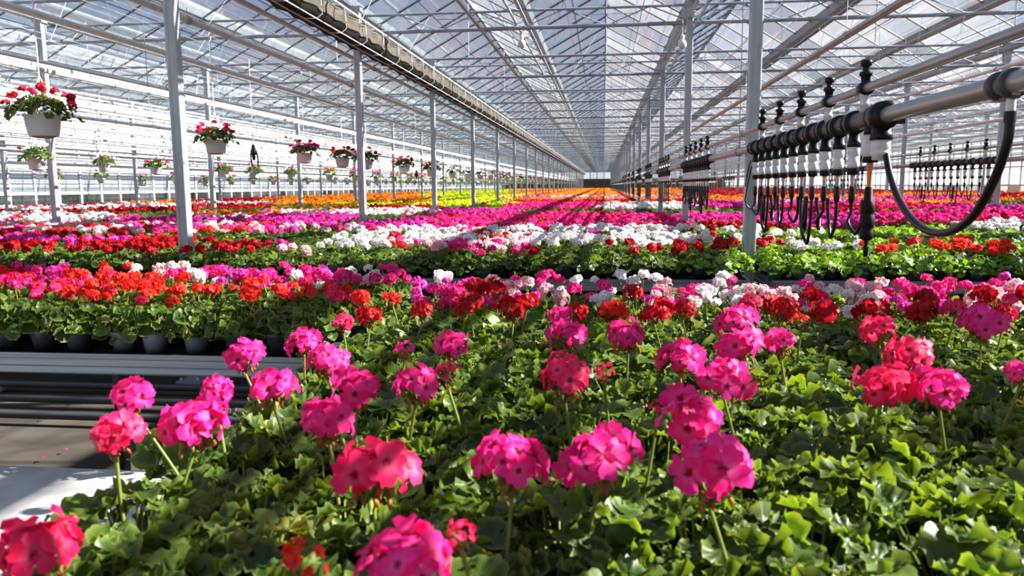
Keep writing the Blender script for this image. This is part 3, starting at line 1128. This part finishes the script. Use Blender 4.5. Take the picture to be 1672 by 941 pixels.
for q, (x, z) in enumerate(((5.2, 1.5), (6.3, 1.0), (8.6, 1.6), (9.8, 1.1), (11.2, 1.4), (14.5, 1.2), (16.5, 1.6))):
    pipe(x, z, .024, f"grey white pipe, {ORD[q]} of the run above the right hand bays", 'white', YA, YB - .2, True, 8)
# lengthwise trellis pair under the gutter left of the ridge and right of it
for x, nm in ((-1.08, 'left'), (1.12, 'right')):
    t = thing('lattice_rail', f"light lattice rail of two tubes under the gutter {nm} of the ridge", 'rail', (x, 0, ZC + 2.1))
    for dx in (-.07, .07):
        mb = MB()
        mb.tube([(dx, YA, 0), (dx, YB - .2, 0)], .016, 8)
        mb.build('tube', ['galv'], t)
    mb = MB()
    for j in range(180):
        yy = YA + .5 * j
        mb.tube([(-.07, yy, 0), (.07, yy + .25, 0)], .006, 4, 0, False)
        mb.tube([(.07, yy + .25, 0), (-.07, yy + .5, 0)], .006, 4, 0, False)
    mb.build('lattice', ['galv'], t)

# folded shade screen
t = thing('shade_screen', 'brown folded shade screen bundled along the house below the roof', 'screen', (-3.02, 0, ZC + 1.85))
mb, mb2 = MB(), MB()
ns = 620
rr = random.Random(5)
vs = []
for i in range(ns + 1):
    yy = YA + (YB - .3 - YA) * (i / ns) ** 1.35
    w = .012 * math.sin(i * 2.1) + rr.uniform(-.008, .008)
    vs += [(-.17, yy, .11 + w), (-.17, yy, -.10 + w), (-.03, yy, -.125 + w), (.10, yy, -.115 + w), (.13 + w, yy, -.05), (.12 + w, yy, .02), (.135 + w, yy, .08), (.11, yy, .12 + w)]
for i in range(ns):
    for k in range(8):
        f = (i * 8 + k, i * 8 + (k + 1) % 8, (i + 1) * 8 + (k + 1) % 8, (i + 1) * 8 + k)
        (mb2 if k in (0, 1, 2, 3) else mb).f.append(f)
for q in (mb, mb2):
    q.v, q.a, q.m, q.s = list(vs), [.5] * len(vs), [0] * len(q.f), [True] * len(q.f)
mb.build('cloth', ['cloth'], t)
o = mb2.build('underside', ['cloth_shade'], t)
o['label'] = 'underside of the folded cloth, shade put into its colour'
for dx, dz, nm in ((.14, .135, 'top_rail'), (.10, -.14, 'lower_wire'), (-.02, -.14, 'lower_wire')):
    mb = MB()
    mb.tube([(dx, YA, dz), (dx, YB - .3, dz)], .014 if nm == 'top_rail' else .006, 6)
    mb.build(nm, ['white'], t)
for j in range(48):
    yy = 1.8 + .75 * j
    mb = MB()
    mb.tube([(.155, yy, .14), (.155, yy + .05, -.09), (.10, yy + .03, -.14), (-.03, yy, -.14)], .005, 5)
    mb.build('tie', ['white'], t)

# ------------------------------------------------------------------ irrigation rigs
XR = .98


def ring(mb, y, z, r0, r1, w, mi=0, x=0.0, n=16):
    mb.lathe([(r0, -w / 2), (r1, -w / 2), (r1 * 1.02, 0), (r1, w / 2), (r0, w / 2)], n, mi, (x, y, z), Matrix.Rotation(PI / 2, 3, 'X'))


def valve_parts(seed):
    """Meshes of one hanging valve: (coupling, body, nozzle, hose); origin at the manifold pipe's axis."""
    rr = random.Random(seed)
    a, b, c, d = MB(), MB(), MB(), MB()
    ring(a, 0, 0, .031, .045, .038)
    ring(a, .065, 0, .031, .041, .028)
    a.lathe([(.0, -.04), (.020, -.04), (.022, -.070), (.026, -.073), (.026, -.095), (.0, -.096)], 12)
    a.box((.036, 0, .018), (.02, .016, .03))
    b.lathe([(.020, -.093), (.0225, -.10), (.0225, -.128), (.0185, -.131), (.0185, -.137), (.0225, -.14), (.0225, -.168), (.018, -.178), (.0, -.178)], 14)
    c.lathe([(.021, -.178), (.022, -.198), (.014, -.204), (.0, -.204)], 12, 0)
    c.lathe([(.0105, -.203), (.0105, -.210)], 8, 1)
    c.lathe([(.0085, -.209), (.0075, -.24), (.006, -.25)], 8, 2)
    c.lathe([(.010, -.25), (.013, -.262), (.013, -.30), (.009, -.315), (.0, -.316)], 10, 0)
    L = rr.uniform(.10, .2)
    sp = rr.uniform(.09, .14) * rr.choice((-1, 1))
    pts = [(0, 0, -.31), (0, 0, -.36), (rr.uniform(-.02, .02), sp * .15, -.31 - L * .8), (0, sp * .5, -.33 - L), (rr.uniform(-.02, .02), sp * .9, -.31 - L * .75), (0, sp, -.33)]
    q = []
    for i in range(len(pts) - 1):
        p0, p1, p2, p3 = (Vector(pts[max(0, min(len(pts) - 1, i + e))]) for e in (-1, 0, 1, 2))
        for s in (0, .33, .66):
            q.append(.5 * ((2 * p1) + (p2 - p0) * s + (2 * p0 - 5 * p1 + 4 * p2 - p3) * s * s + (3 * p1 - p0 - 3 * p2 + p3) * s ** 3))
    q.append(Vector(pts[-1]))
    d.tube(q, .0075, 8)
    d.tube([q[-1], q[-1] + Vector((0, 0, .03))], .009, 8)
    return a.mesh('coupling', ['black']), b.mesh('valve_body', ['valve_white']), c.mesh('nozzle', ['black', 'orange', 'grey_pipe']), d.mesh('hose', ['black'])


VP = [valve_parts(300 + i) for i in range(5)]


def valve_whole(seed):
    mb = MB()
    ring(mb, 0, 0, .036, .047, .06, 0, 0, 8)
    mb.tube([(0, 0, -.03), (0, 0, -.10)], .028, 6, 0)
    mb.tube([(0, 0, -.10), (0, 0, -.175)], .0255, 6, 1)
    mb.tube([(0, 0, -.175), (0, 0, -.20)], .02, 6, 0)
    mb.tube([(0, 0, -.20), (0, 0, -.48)], .010, 4, 0)
    mb.tube([(0, .05, -.30), (0, .05, -.50), (0, 0, -.54)], .008, 4, 0)
    return mb


VW = valve_whole(1)
VWM = VW.mesh('hanging_valve', ['black', 'valve_white'])
VT = VW.tris()


def top_valve_mesh():
    mb = MB()
    ring(mb, 0, 0, .018, .027, .05)
    mb.lathe([(.016, .02), (.018, .045), (.024, .047), (.024, .06), (.012, .064), (.012, .08), (.02, .083), (.022, .10), (.012, .106), (.0, .106)], 10)
    mb.box((.0, .024, .09), (.016, .035, .012))
    return mb.mesh('valve_head', ['black'])


def riser_mesh(h):
    mb = MB()
    mb.lathe([(.012, .02), (.0165, .022), (.0165, h * .45), (.019, h * .46), (.019, h * .54), (.0165, h * .55), (.0165, h - .03), (.02, h - .028), (.02, h)], 10)
    return mb.mesh('riser', ['valve_white'])


TVM, RSM = top_valve_mesh(), riser_mesh(.11)
far_valves = []


def rig(x, zl, zu, rl, ru, y_start, name, man, y0):
    lower = thing('water_main', f"thick grey irrigation pipe of the {name}", 'pipe', (x, 0, ZC + zl))
    mb = MB()
    mb.tube([(0, y0, 0), (0, YB - .3, 0)], rl, 24)
    mb.build('pipe', ['grey_pipe'], lower)
    upper = thing('feed_pipe', f"slim grey feed pipe above the thick one of the {name}", 'pipe', (x + .0, 0, ZC + zu))
    mb = MB()
    mb.tube([(0, y0, 0), (0, YB - .3, 0)], ru, 18)
    mb.build('pipe', ['grey_pipe'], upper)
    for n in range(27):
        ys = y_start + S * n
        if ys > 118:
            break
        if n < 9:
            mb = MB()
            mb.tube([(0, ys - .05, 0), (0, ys + 2.3, 0)], rl * 1.22, 18)
            s = mb.build('manifold', ['dark_pipe'], lower)
            s['label'] = 'dark manifold section'
            for e in (-.08, 2.33):
                mb = MB()
                ring(mb, ys + e, 0, rl, rl * 1.62, .05, 0, 0, 20)
                ring(mb, ys + e + (.045 if e < 0 else -.045), 0, rl, rl * 1.45, .03, 0, 0, 20)
                mb.build('end_collar', ['black'], lower)
            mb = MB()
            ring(mb, ys + 2.9, 0, rl, rl * 1.3, .035)
            mb.tube([(0, ys + 2.9, rl), (0, ys + 2.9, ZG - ZC - zl - .1)], .003, 4, 0, False)
            mb.build('pipe_clamp', ['galv'], lower)
            mb = MB()
            ring(mb, ys + 2.75, 0, ru, ru * 1.5, .03)
            mb.build('pipe_clamp', ['galv'], upper)
        else:
            for e in range(6):
                far_valves.append((x, ys + .4 * e, ZC + zl))
            continue
        for i in range(12):
            yy = ys + .05 + i * .198
            if not inview((x, yy, ZC + zl - .2), 30):
                continue
            lab = f"white drip valve under the {ORD[n]} manifold of the {name}"
            g = f"drip valves on the {ORD[n]} manifold of the {name}"
            if n < 2:
                if man and n == 0 and i == 0:
                    continue
                v = thing('hanging_valve', lab, 'valve', (x, yy, ZC + zl), g)
                ms = VP[(i * 3 + n) % 5]
                for nm, me in zip(('coupling', 'valve_body', 'nozzle', 'hose'), ms):
                    obj(nm, me, v)
            elif i % 2 == 0:
                tag(obj('hanging_valve', VWM, None, (x, yy, ZC + zl)), lab, 'valve', g)
        for i in range(5):
            yy = ys + .15 + i * .48
            if not inview((x, yy, ZC + zu), 30):
                continue
            lab = f"black feed pipe tap over the {ORD[n]} manifold of the {name}"
            v = thing('hanging_tap', lab, 'tap', (x, yy, ZC + zu), f"taps over the {ORD[n]} manifold of the {name}")
            obj('valve_head', TVM, v)
            if n < 3:
                obj('riser', RSM, v, (0, 0, -(zu - zl)), None, (1, 1, (zu - zl) / .11))


rig(XR, .238, .357, .027, .0165, 2.97, 'line by the centre posts', True, -.6)
rig(4.5, .255, .41, .027, .0165, 9.7, 'line over the right benches', False, 3.0)
if far_valves:
    v, t_, mi, a = VT
    V = np.concatenate([v + np.array(p, np.float32) for p in far_valves])
    T_ = np.concatenate([t_ + len(v) * i for i in range(len(far_valves))])
    me = bpy.data.meshes.new('distant_valves')
    me.from_pydata(V.tolist(), [], T_.tolist())
    me.materials.append(M['black'])
    me.materials.append(M['valve_white'])
    me.polygons.foreach_set('material_index', np.tile(mi, len(far_valves)))
    tag(obj('distant_valve_mass', me), 'tiny drip valves far down both irrigation lines', 'valves', None, 'stuff')

# the near end: big hanging hose, its valve, the filter with its weight
def curve_pts(ctrl, n=8):
    ctrl = [Vector(c) for c in ctrl]
    q = []
    for i in range(len(ctrl) - 1):
        p0, p1, p2, p3 = (ctrl[max(0, min(len(ctrl) - 1, i + e))] for e in (-1, 0, 1, 2))
        for k in range(n):
            s = k / n
            q.append(.5 * ((2 * p1) + (p2 - p0) * s + (2 * p0 - 5 * p1 + 4 * p2 - p3) * s * s + (3 * p1 - p0 - 3 * p2 + p3) * s ** 3))
    q.append(ctrl[-1])
    return q


zl = ZC + .238
yv = onX(1440, 205, XR).y
v = thing('hanging_valve', 'large white valve at the near end of the manifold feeding the long black hose', 'valve', (XR, yv, zl))
a, b = MB(), MB()
ring(a, 0, 0, .03, .05, .07, 0, 0, 20)
ring(a, .06, 0, .03, .046, .03, 0, 0, 20)
a.lathe([(.0, -.03), (.034, -.03), (.034, -.06), (.038, -.063), (.038, -.085), (.0, -.086)], 16)
a.box((.05, 0, -.02), (.05, .02, .02))
a.build('coupling', ['black'], v)
b.lathe([(.03, -.085), (.032, -.09), (.032, -.118), (.028, -.122), (.034, -.126), (.034, -.135), (.028, -.138), (.028, -.155), (.0, -.156)], 18)
b.build('valve_body', ['valve_white'], v)
pts = [(1447, 254), (1453, 285), (1466, 322), (1484, 352), (1507, 373), (1533, 381), (1562, 374), (1592, 349), (1618, 305), (1636, 262), (1647, 222), (1649, 190)]
ctrl = []
for i, (px, py) in enumerate(pts):
    f = i / (len(pts) - 1)
    y_ = yv + (onX(1640, 125, XR).y - yv) * min(1, f * 1.0)
    p = onX(px, py, XR)
    ctrl.append(p)
hz = thing('hanging_hose', 'long thick black hose hanging in one deep loop from the pipe', 'hose', ctrl[0])
mb = MB()
mb.tube([p - ctrl[0] for p in curve_pts(ctrl)], .0115, 14)
mb.build('hose', ['black'], hz)
p_end = ctrl[-1]
ycl = onX(1645, 135, XR).y
mb = MB()
mb.tube([p_end - ctrl[0] + Vector((0, 0, -.015)), p_end - ctrl[0] + Vector((0, 0, .012))], .0135, 12)
mb.tube([p_end - ctrl[0], p_end - ctrl[0] + Vector((0, 0, .05))], [.012, .010], 12, 1)
top = Vector((XR, ycl, zl)) - ctrl[0]
for s in (-.05, .05):
    mb.tube(curve_pts([p_end - ctrl[0] + Vector((0, 0, .04)), p_end - ctrl[0] + Vector((0, s * .25, .062)), top + Vector((0, s * .9, -.03))], 5), [.009] * 11, 10, 1)
mb.build('hose_tail', ['black', 'valve_white'], hz)
mb = MB()
for e in (-.03, .03):
    ring(mb, top.y + e, top.z, .026, .036, .026, 0, top.x, 20)
mb.box((top.x, top.y, top.z - .032), (.02, .09, .012))
mb.build('pipe_clamp', ['dark_pipe'], hz)

yf = onX(1424, 205, XR).y
fl_ = thing('hanging_filter', 'black weighted filter hanging on a clear tube beside the large white valve', 'filter', (XR, yf, zl))
a, b, c, d = MB(), MB(), MB(), MB()
a.lathe([(.0, -.03), (.026, -.03), (.028, -.06), (.0, -.061)], 14)
a.build('coupling', ['black'], fl_)
b.lathe([(.028, -.06), (.034, -.066), (.034, -.13), (.028, -.14), (.0, -.14)], 16)
b.build('filter_body', ['valve_white'], fl_)
c.lathe([(.026, -.14), (.027, -.162), (.0, -.163)], 14, 0)
c.lathe([(.012, -.163), (.012, -.175), (.009, -.20), (.008, -.26)], 10, 1)
c.build('outlet', ['black', 'orange'], fl_)
d.lathe([(.008, -.25), (.014, -.255), (.016, -.30), (.024, -.31), (.025, -.345), (.020, -.35), (.026, -.357), (.026, -.40), (.018, -.408), (.024, -.415), (.022, -.445), (.007, -.452), (.006, -.47), (.010, -.475), (.008, -.51), (.0, -.512)], 14)
d.build('weight', ['black_matt'], fl_)

# black cable hanging on the near right post
ctrl = [onY(x, y, 5.78) for x, y in ((1226, 262), (1220, 285), (1217, 305), (1227, 272), (1218, 318), (1217, 330), (1224, 340), (1236, 344), (1246, 345))]
tag((lambda mb: (mb.tube(curve_pts(ctrl[:3]), .004, 6), mb.tube(curve_pts(ctrl[3:]), .005, 6), mb.build('hanging_cable', ['black']))[-1])(MB()), 'thin black cable looped down the near right post', 'cable')

# two black drippers hanging among the baskets
for px, py, X, lab in ((414, 248, -5.4, 'black dripper hanging on a cord between two baskets of the near row'), (680, 285, -5.0, 'black dripper with drooping tubes just past the second left post')):
    p = onX(px, py, X)
    t = thing('hanging_dripper', lab, 'dripper', p)
    mb = MB()
    mb.tube([(0, 0, .1), (0, 0, ZC + 1.95 - p.z)], .004, 5)
    mb.build('cord', ['wire'], t)
    mb = MB()
    mb.lathe([(.0, .12), (.02, .11), (.03, .06), (.022, .05), (.04, .02), (.04, -.04), (.02, -.06), (.03, -.08), (.015, -.13), (.0, -.13)], 12)
    mb.build('valve_body', ['black'], t)
    for q in (-1, 1):
        mb = MB()
        mb.tube(curve_pts([(0, 0, .02), (q * .035, 0, .03), (q * .055, .02, -.10), (q * .045, .03, -.24)], 5), .011, 6)
        mb.build('tube', ['black'], t)

# small round lamps under the girders
for px, py, y_, lab in ((1114, 73, 10.0, 'round white lamp bulb hanging beside the second right post'), (852, 72, 10.6, 'round white lamp bulb hanging under the lattice rail')):
    p = onY(px, py, y_)
    t = thing('hanging_lamp', lab, 'lamp', p)
    mb = MB()
    mb.lathe([(.0, -.055), (.03, -.047), (.05, -.02), (.055, .005), (.045, .035), (.025, .055), (.02, .07)], 18)
    mb.build('bulb', ['white'], t)
    mb = MB()
    mb.lathe([(.022, .065), (.024, .11), (.012, .12), (.0, .12)], 12)
    mb.tube([(0, 0, .12), (0, 0, ZC + 2.05 - p.z)], .004, 5)
    mb.build('socket', ['white'], t)

# ------------------------------------------------------------------ hanging baskets
def basket_pot():
    mb = MB()
    mb.lathe([(.0, .0), (.090, .0), (.097, .006), (.117, .135), (.122, .137), (.124, .150), (.117, .151), (.113, .14)], 28, 0)
    mb.lathe([(.113, .14), (.0, .145)], 28, 1)
    return mb


def hanger(h):
    mb = MB()
    for k in range(3):
        a = k * 2.094 + .4
        mb.tube([(.118 * math.cos(a), .118 * math.sin(a), .145), (.05 * math.cos(a), .05 * math.sin(a), .30), (0, 0, .42)], .0035, 5)
    mb.tube([(0, 0, .42), (0, 0, h)], .0045, 6)
    mb.tube([(0, 0, h), (.012, 0, h + .02), (.0, 0, h + .04), (-.014, 0, h + .02)], .0035, 5)
    return mb


BP = basket_pot().mesh('pot', ['basket', 'soil'])
SAU = MB()
SAU.lathe([(.0, -.012), (.05, -.012), (.074, -.004), (.08, .004)], 24)
SAUM = SAU.mesh('saucer', ['drip'])
BF = [foliage(400 + i, 190, .215, .315, .026, 2, .13, .06, 0, 1, False).mesh('foliage', ['leaf', 'stem']) for i in range(3)]
BIG = MB()


def basket_whole(seed, k):
    mb = foliage(seed, 34, .20, .29, .05, 3, .14, .05, 0, 1, False)
    mb.lathe([(.0, .0), (.08, .0), (.116, .138), (.124, .15), (.0, .15)], 10, 2)
    rr = random.Random(seed)
    for i in range(6):
        a = i * 1.05
        hm = head(seed + i, 7, 2)
        mb.add([Vector((.13 * math.cos(a), .13 * math.sin(a), rr.uniform(.27, .34))) + Vector(v) * .09 for v in hm.v], hm.f, 3, False)
    mb.tube([(0, 0, .2), (0, 0, 1.05)], .004, 3, 2)
    return mb.mesh('hanging_basket', ['leaf', 'stem', 'basket', 'pet' + k])


BW = [basket_whole(500 + i, k) for i, k in enumerate('SPWS')]
near = [(69, 188, 57, 'RRC', 'largest white hanging basket of red flowers, at the left edge'), (352, 229, 36, 'RC', 'white hanging basket of red flowers, second in the near row, beside the first left post'),
        (497, 250, 26, 'RP', 'white hanging basket of pink red flowers, third in the near row'), (559, 258, 24, 'RC', 'white hanging basket of red flowers, fourth in the near row'),
        (598, 261, 23, 'R', 'white hanging basket of bright red flowers beside the second left post'), (660, 271, 20, 'RC', 'white hanging basket just past the second left post'), (705, 277, 18, 'RC', 'white hanging basket beside the third left post')]
XB = -3.95


def make_basket(p, s, cols, lab, grp, ztop, nh=17):
    t = thing('hanging_basket', lab, 'hanging basket', p, grp)
    obj('pot', BP, t, None, (0, 0, U(0, 6)), (s, s, s))
    obj('saucer', SAUM, t, None, None, (s, s, s))
    hanger((ztop - p.z)).build('hanger', ['wire'], t)
    obj('foliage', R.choice(BF), t, None, (0, 0, U(0, 6)), (s, s, s * .95))
    for i in range(nh):
        a = i * 2.4 + U(-.3, .3)
        q = .05 + .19 * math.sqrt(U(0, 1))
        d = Vector((q * math.cos(a), q * math.sin(a), .335 - .75 * max(0, q - .09) + U(-.01, .03))) * s
        obj('flower_head', R.choice(HEAD1[R.choice(cols)]), t, d, (U(-.3, .3), U(-.3, .3), U(0, 6)), (.072, .072, .06))
    return t


ylast = 0
for px, py, w, cols, lab in near:
    p = onX(px, py, XB)
    s = w * proj(p)[2] / F / .248
    p.z -= .15 * s
    make_basket(p, s, cols, lab, None, ZC + 1.21 if False else ZC + 1.48)
    ylast = p.y
j = 0
y = ylast + 2.5
while y < 118:
    tag(obj('hanging_basket', R.choice(BW), None, (XB, y, ZC + .22), (0, 0, U(0, 6))), 'small white hanging basket in the long near row beyond the third left post', 'hanging basket', 'distant baskets of the near row')
    y += 2.3
row2 = [(60, 259, 30, 'WR'), (170, 267, 20, 'SB'), (254, 272, 20, 'SP'), (366, 279, 16, 'PS'), (415, 281, 16, 'SB'), (476, 283, 14, 'SW')]
w2 = ['beneath the largest basket', 'between the largest basket and the first left post', 'half hidden by the first left post', 'below the second near basket', 'right of the second near basket', 'below the third near basket']
for (px, py, w, cols), wd in zip(row2, w2):
    p = onX(px, py, -7.45)
    s = w * proj(p)[2] / F / .248
    p.z -= .15 * s
    make_basket(p, s, cols, f"white hanging basket of the farther row, {wd}", None, ZC + 1.3, 7)
y = 20.5
while y < 116:
    tag(obj('hanging_basket', R.choice(BW), None, (-7.45, y, ZC + .2), (0, 0, U(0, 6))), 'tiny white hanging basket in the second row to the left', 'hanging basket', 'distant baskets of the second row')
    y += 2.2
y = 16.4
while y < 100:
    tag(obj('hanging_basket', R.choice(BW), None, (-12.5, y, ZC + .12 + U(-.05, .05)), (0, 0, U(0, 6))), 'tiny white hanging basket in the farthest row, near the left side wall', 'hanging basket', 'distant baskets of the third row')
    y += 1.7

# floor heating pipes beneath the bench by the gap
for k, (y_, lab) in enumerate(((5.15, 'grey floor pipe under the rear of the bench by the gap'), (4.78, 'grey floor pipe in the middle under the bench by the gap'), (4.42, 'grey floor pipe nearest the added raised concrete slab'))):
    t = thing('floor_pipe', lab, 'pipe', (-5.0, y_, 0))
    mb = MB()
    mb.tube([(-5, 0, .055), (4.2, 0, .055)], .026, 12)
    mb.build('pipe', ['dark_pipe'], t)
    for x in (-3.5, -1.5, .5, 2.5):
        mb = MB()
        mb.box((x, 0, .017), (.05, .09, .034))
        mb.build('foot', ['galv'], t)

# fallen petals on the floor
for i, (px, py) in enumerate(((8, 767), (66, 749), (120, 655), (113, 734), (60, 690), (150, 776), (24, 779))):
    p = onZ(px, py, .016)
    vs, fs, ra = PG0
    mb = MB()
    mb.add([v * .03 for v in vs], fs, 0, True, ra)
    o = mb.build('fallen_petal', ['petP' if i % 2 else 'petB'], None, p)
    o.rotation_euler = (0, 0, U(0, 6))
    tag(o, 'loose petal lying on the floor beside the near bench', 'petal', 'petals fallen on the floor')

# ------------------------------------------------------------------ light
sun = bpy.data.lights.new('sun', 'SUN')
sun.energy = 23.0
sun.angle = math.radians(.55)
sun.color = (1.0, .955, .88)
so = bpy.data.objects.new('sun', sun)
COL.objects.link(so)
az, el = math.radians(11), math.radians(32.8)                        # from the right, a little behind the scene
sd = Vector((math.cos(el) * math.cos(az), math.cos(el) * math.sin(az), math.sin(el)))
so.rotation_euler = sd.to_track_quat('Z', 'Y').to_euler()

w = bpy.data.worlds.new('sky')
sc.world = w
w.use_nodes = True
nt = w.node_tree
nt.nodes.clear()
out = nt.nodes.new('ShaderNodeOutputWorld')
bg = nt.nodes.new('ShaderNodeBackground')
tc = nt.nodes.new('ShaderNodeTexCoord')
sep = nt.nodes.new('ShaderNodeSeparateXYZ')
nt.links.new(tc.outputs['Generated'], sep.inputs[0])
rp = nt.nodes.new('ShaderNodeValToRGB')
e = rp.color_ramp.elements
e[0].position, e[0].color = 0.0, (.82, .88, .95, 1)
e[1].position, e[1].color = .5, (.07, .31, .84, 1)
nt.links.new(sep.outputs['Z'], rp.inputs[0])
nz = nt.nodes.new('ShaderNodeTexNoise')
nz.inputs['Scale'].default_value = 2.6
nz.inputs['Detail'].default_value = 7
mp = nt.nodes.new('ShaderNodeMapping')
mp.inputs['Scale'].default_value = (1, 1, 2.2)
nt.links.new(tc.outputs['Generated'], mp.inputs[0])
nt.links.new(mp.outputs[0], nz.inputs['Vector'])
cr = nt.nodes.new('ShaderNodeValToRGB')
cr.color_ramp.elements[0].position, cr.color_ramp.elements[1].position = .47, .72
nt.links.new(nz.outputs['Fac'], cr.inputs[0])
mx = nt.nodes.new('ShaderNodeMixRGB')
nt.links.new(cr.outputs[0], mx.inputs[0])
nt.links.new(rp.outputs[0], mx.inputs[1])
mx.inputs[2].default_value = (.98, .98, 1.0, 1)
nt.links.new(mx.outputs[0], bg.inputs[0])
bg.inputs[1].default_value = .78
nt.links.new(bg.outputs[0], out.inputs[0])

sc.view_settings.view_transform = 'Standard'
sc.view_settings.look = 'None'
sc.view_settings.gamma = 1.0
sc.view_settings.use_curve_mapping = False
sc.view_settings.exposure = 0.0
cy = sc.cycles
cy.max_bounces = 6
cy.diffuse_bounces = 2
cy.glossy_bounces = 2
cy.transmission_bounces = 4
cy.transparent_max_bounces = 24
cy.caustics_reflective = False
cy.caustics_refractive = False
cy.use_denoising = True
cy.sample_clamp_indirect = 8
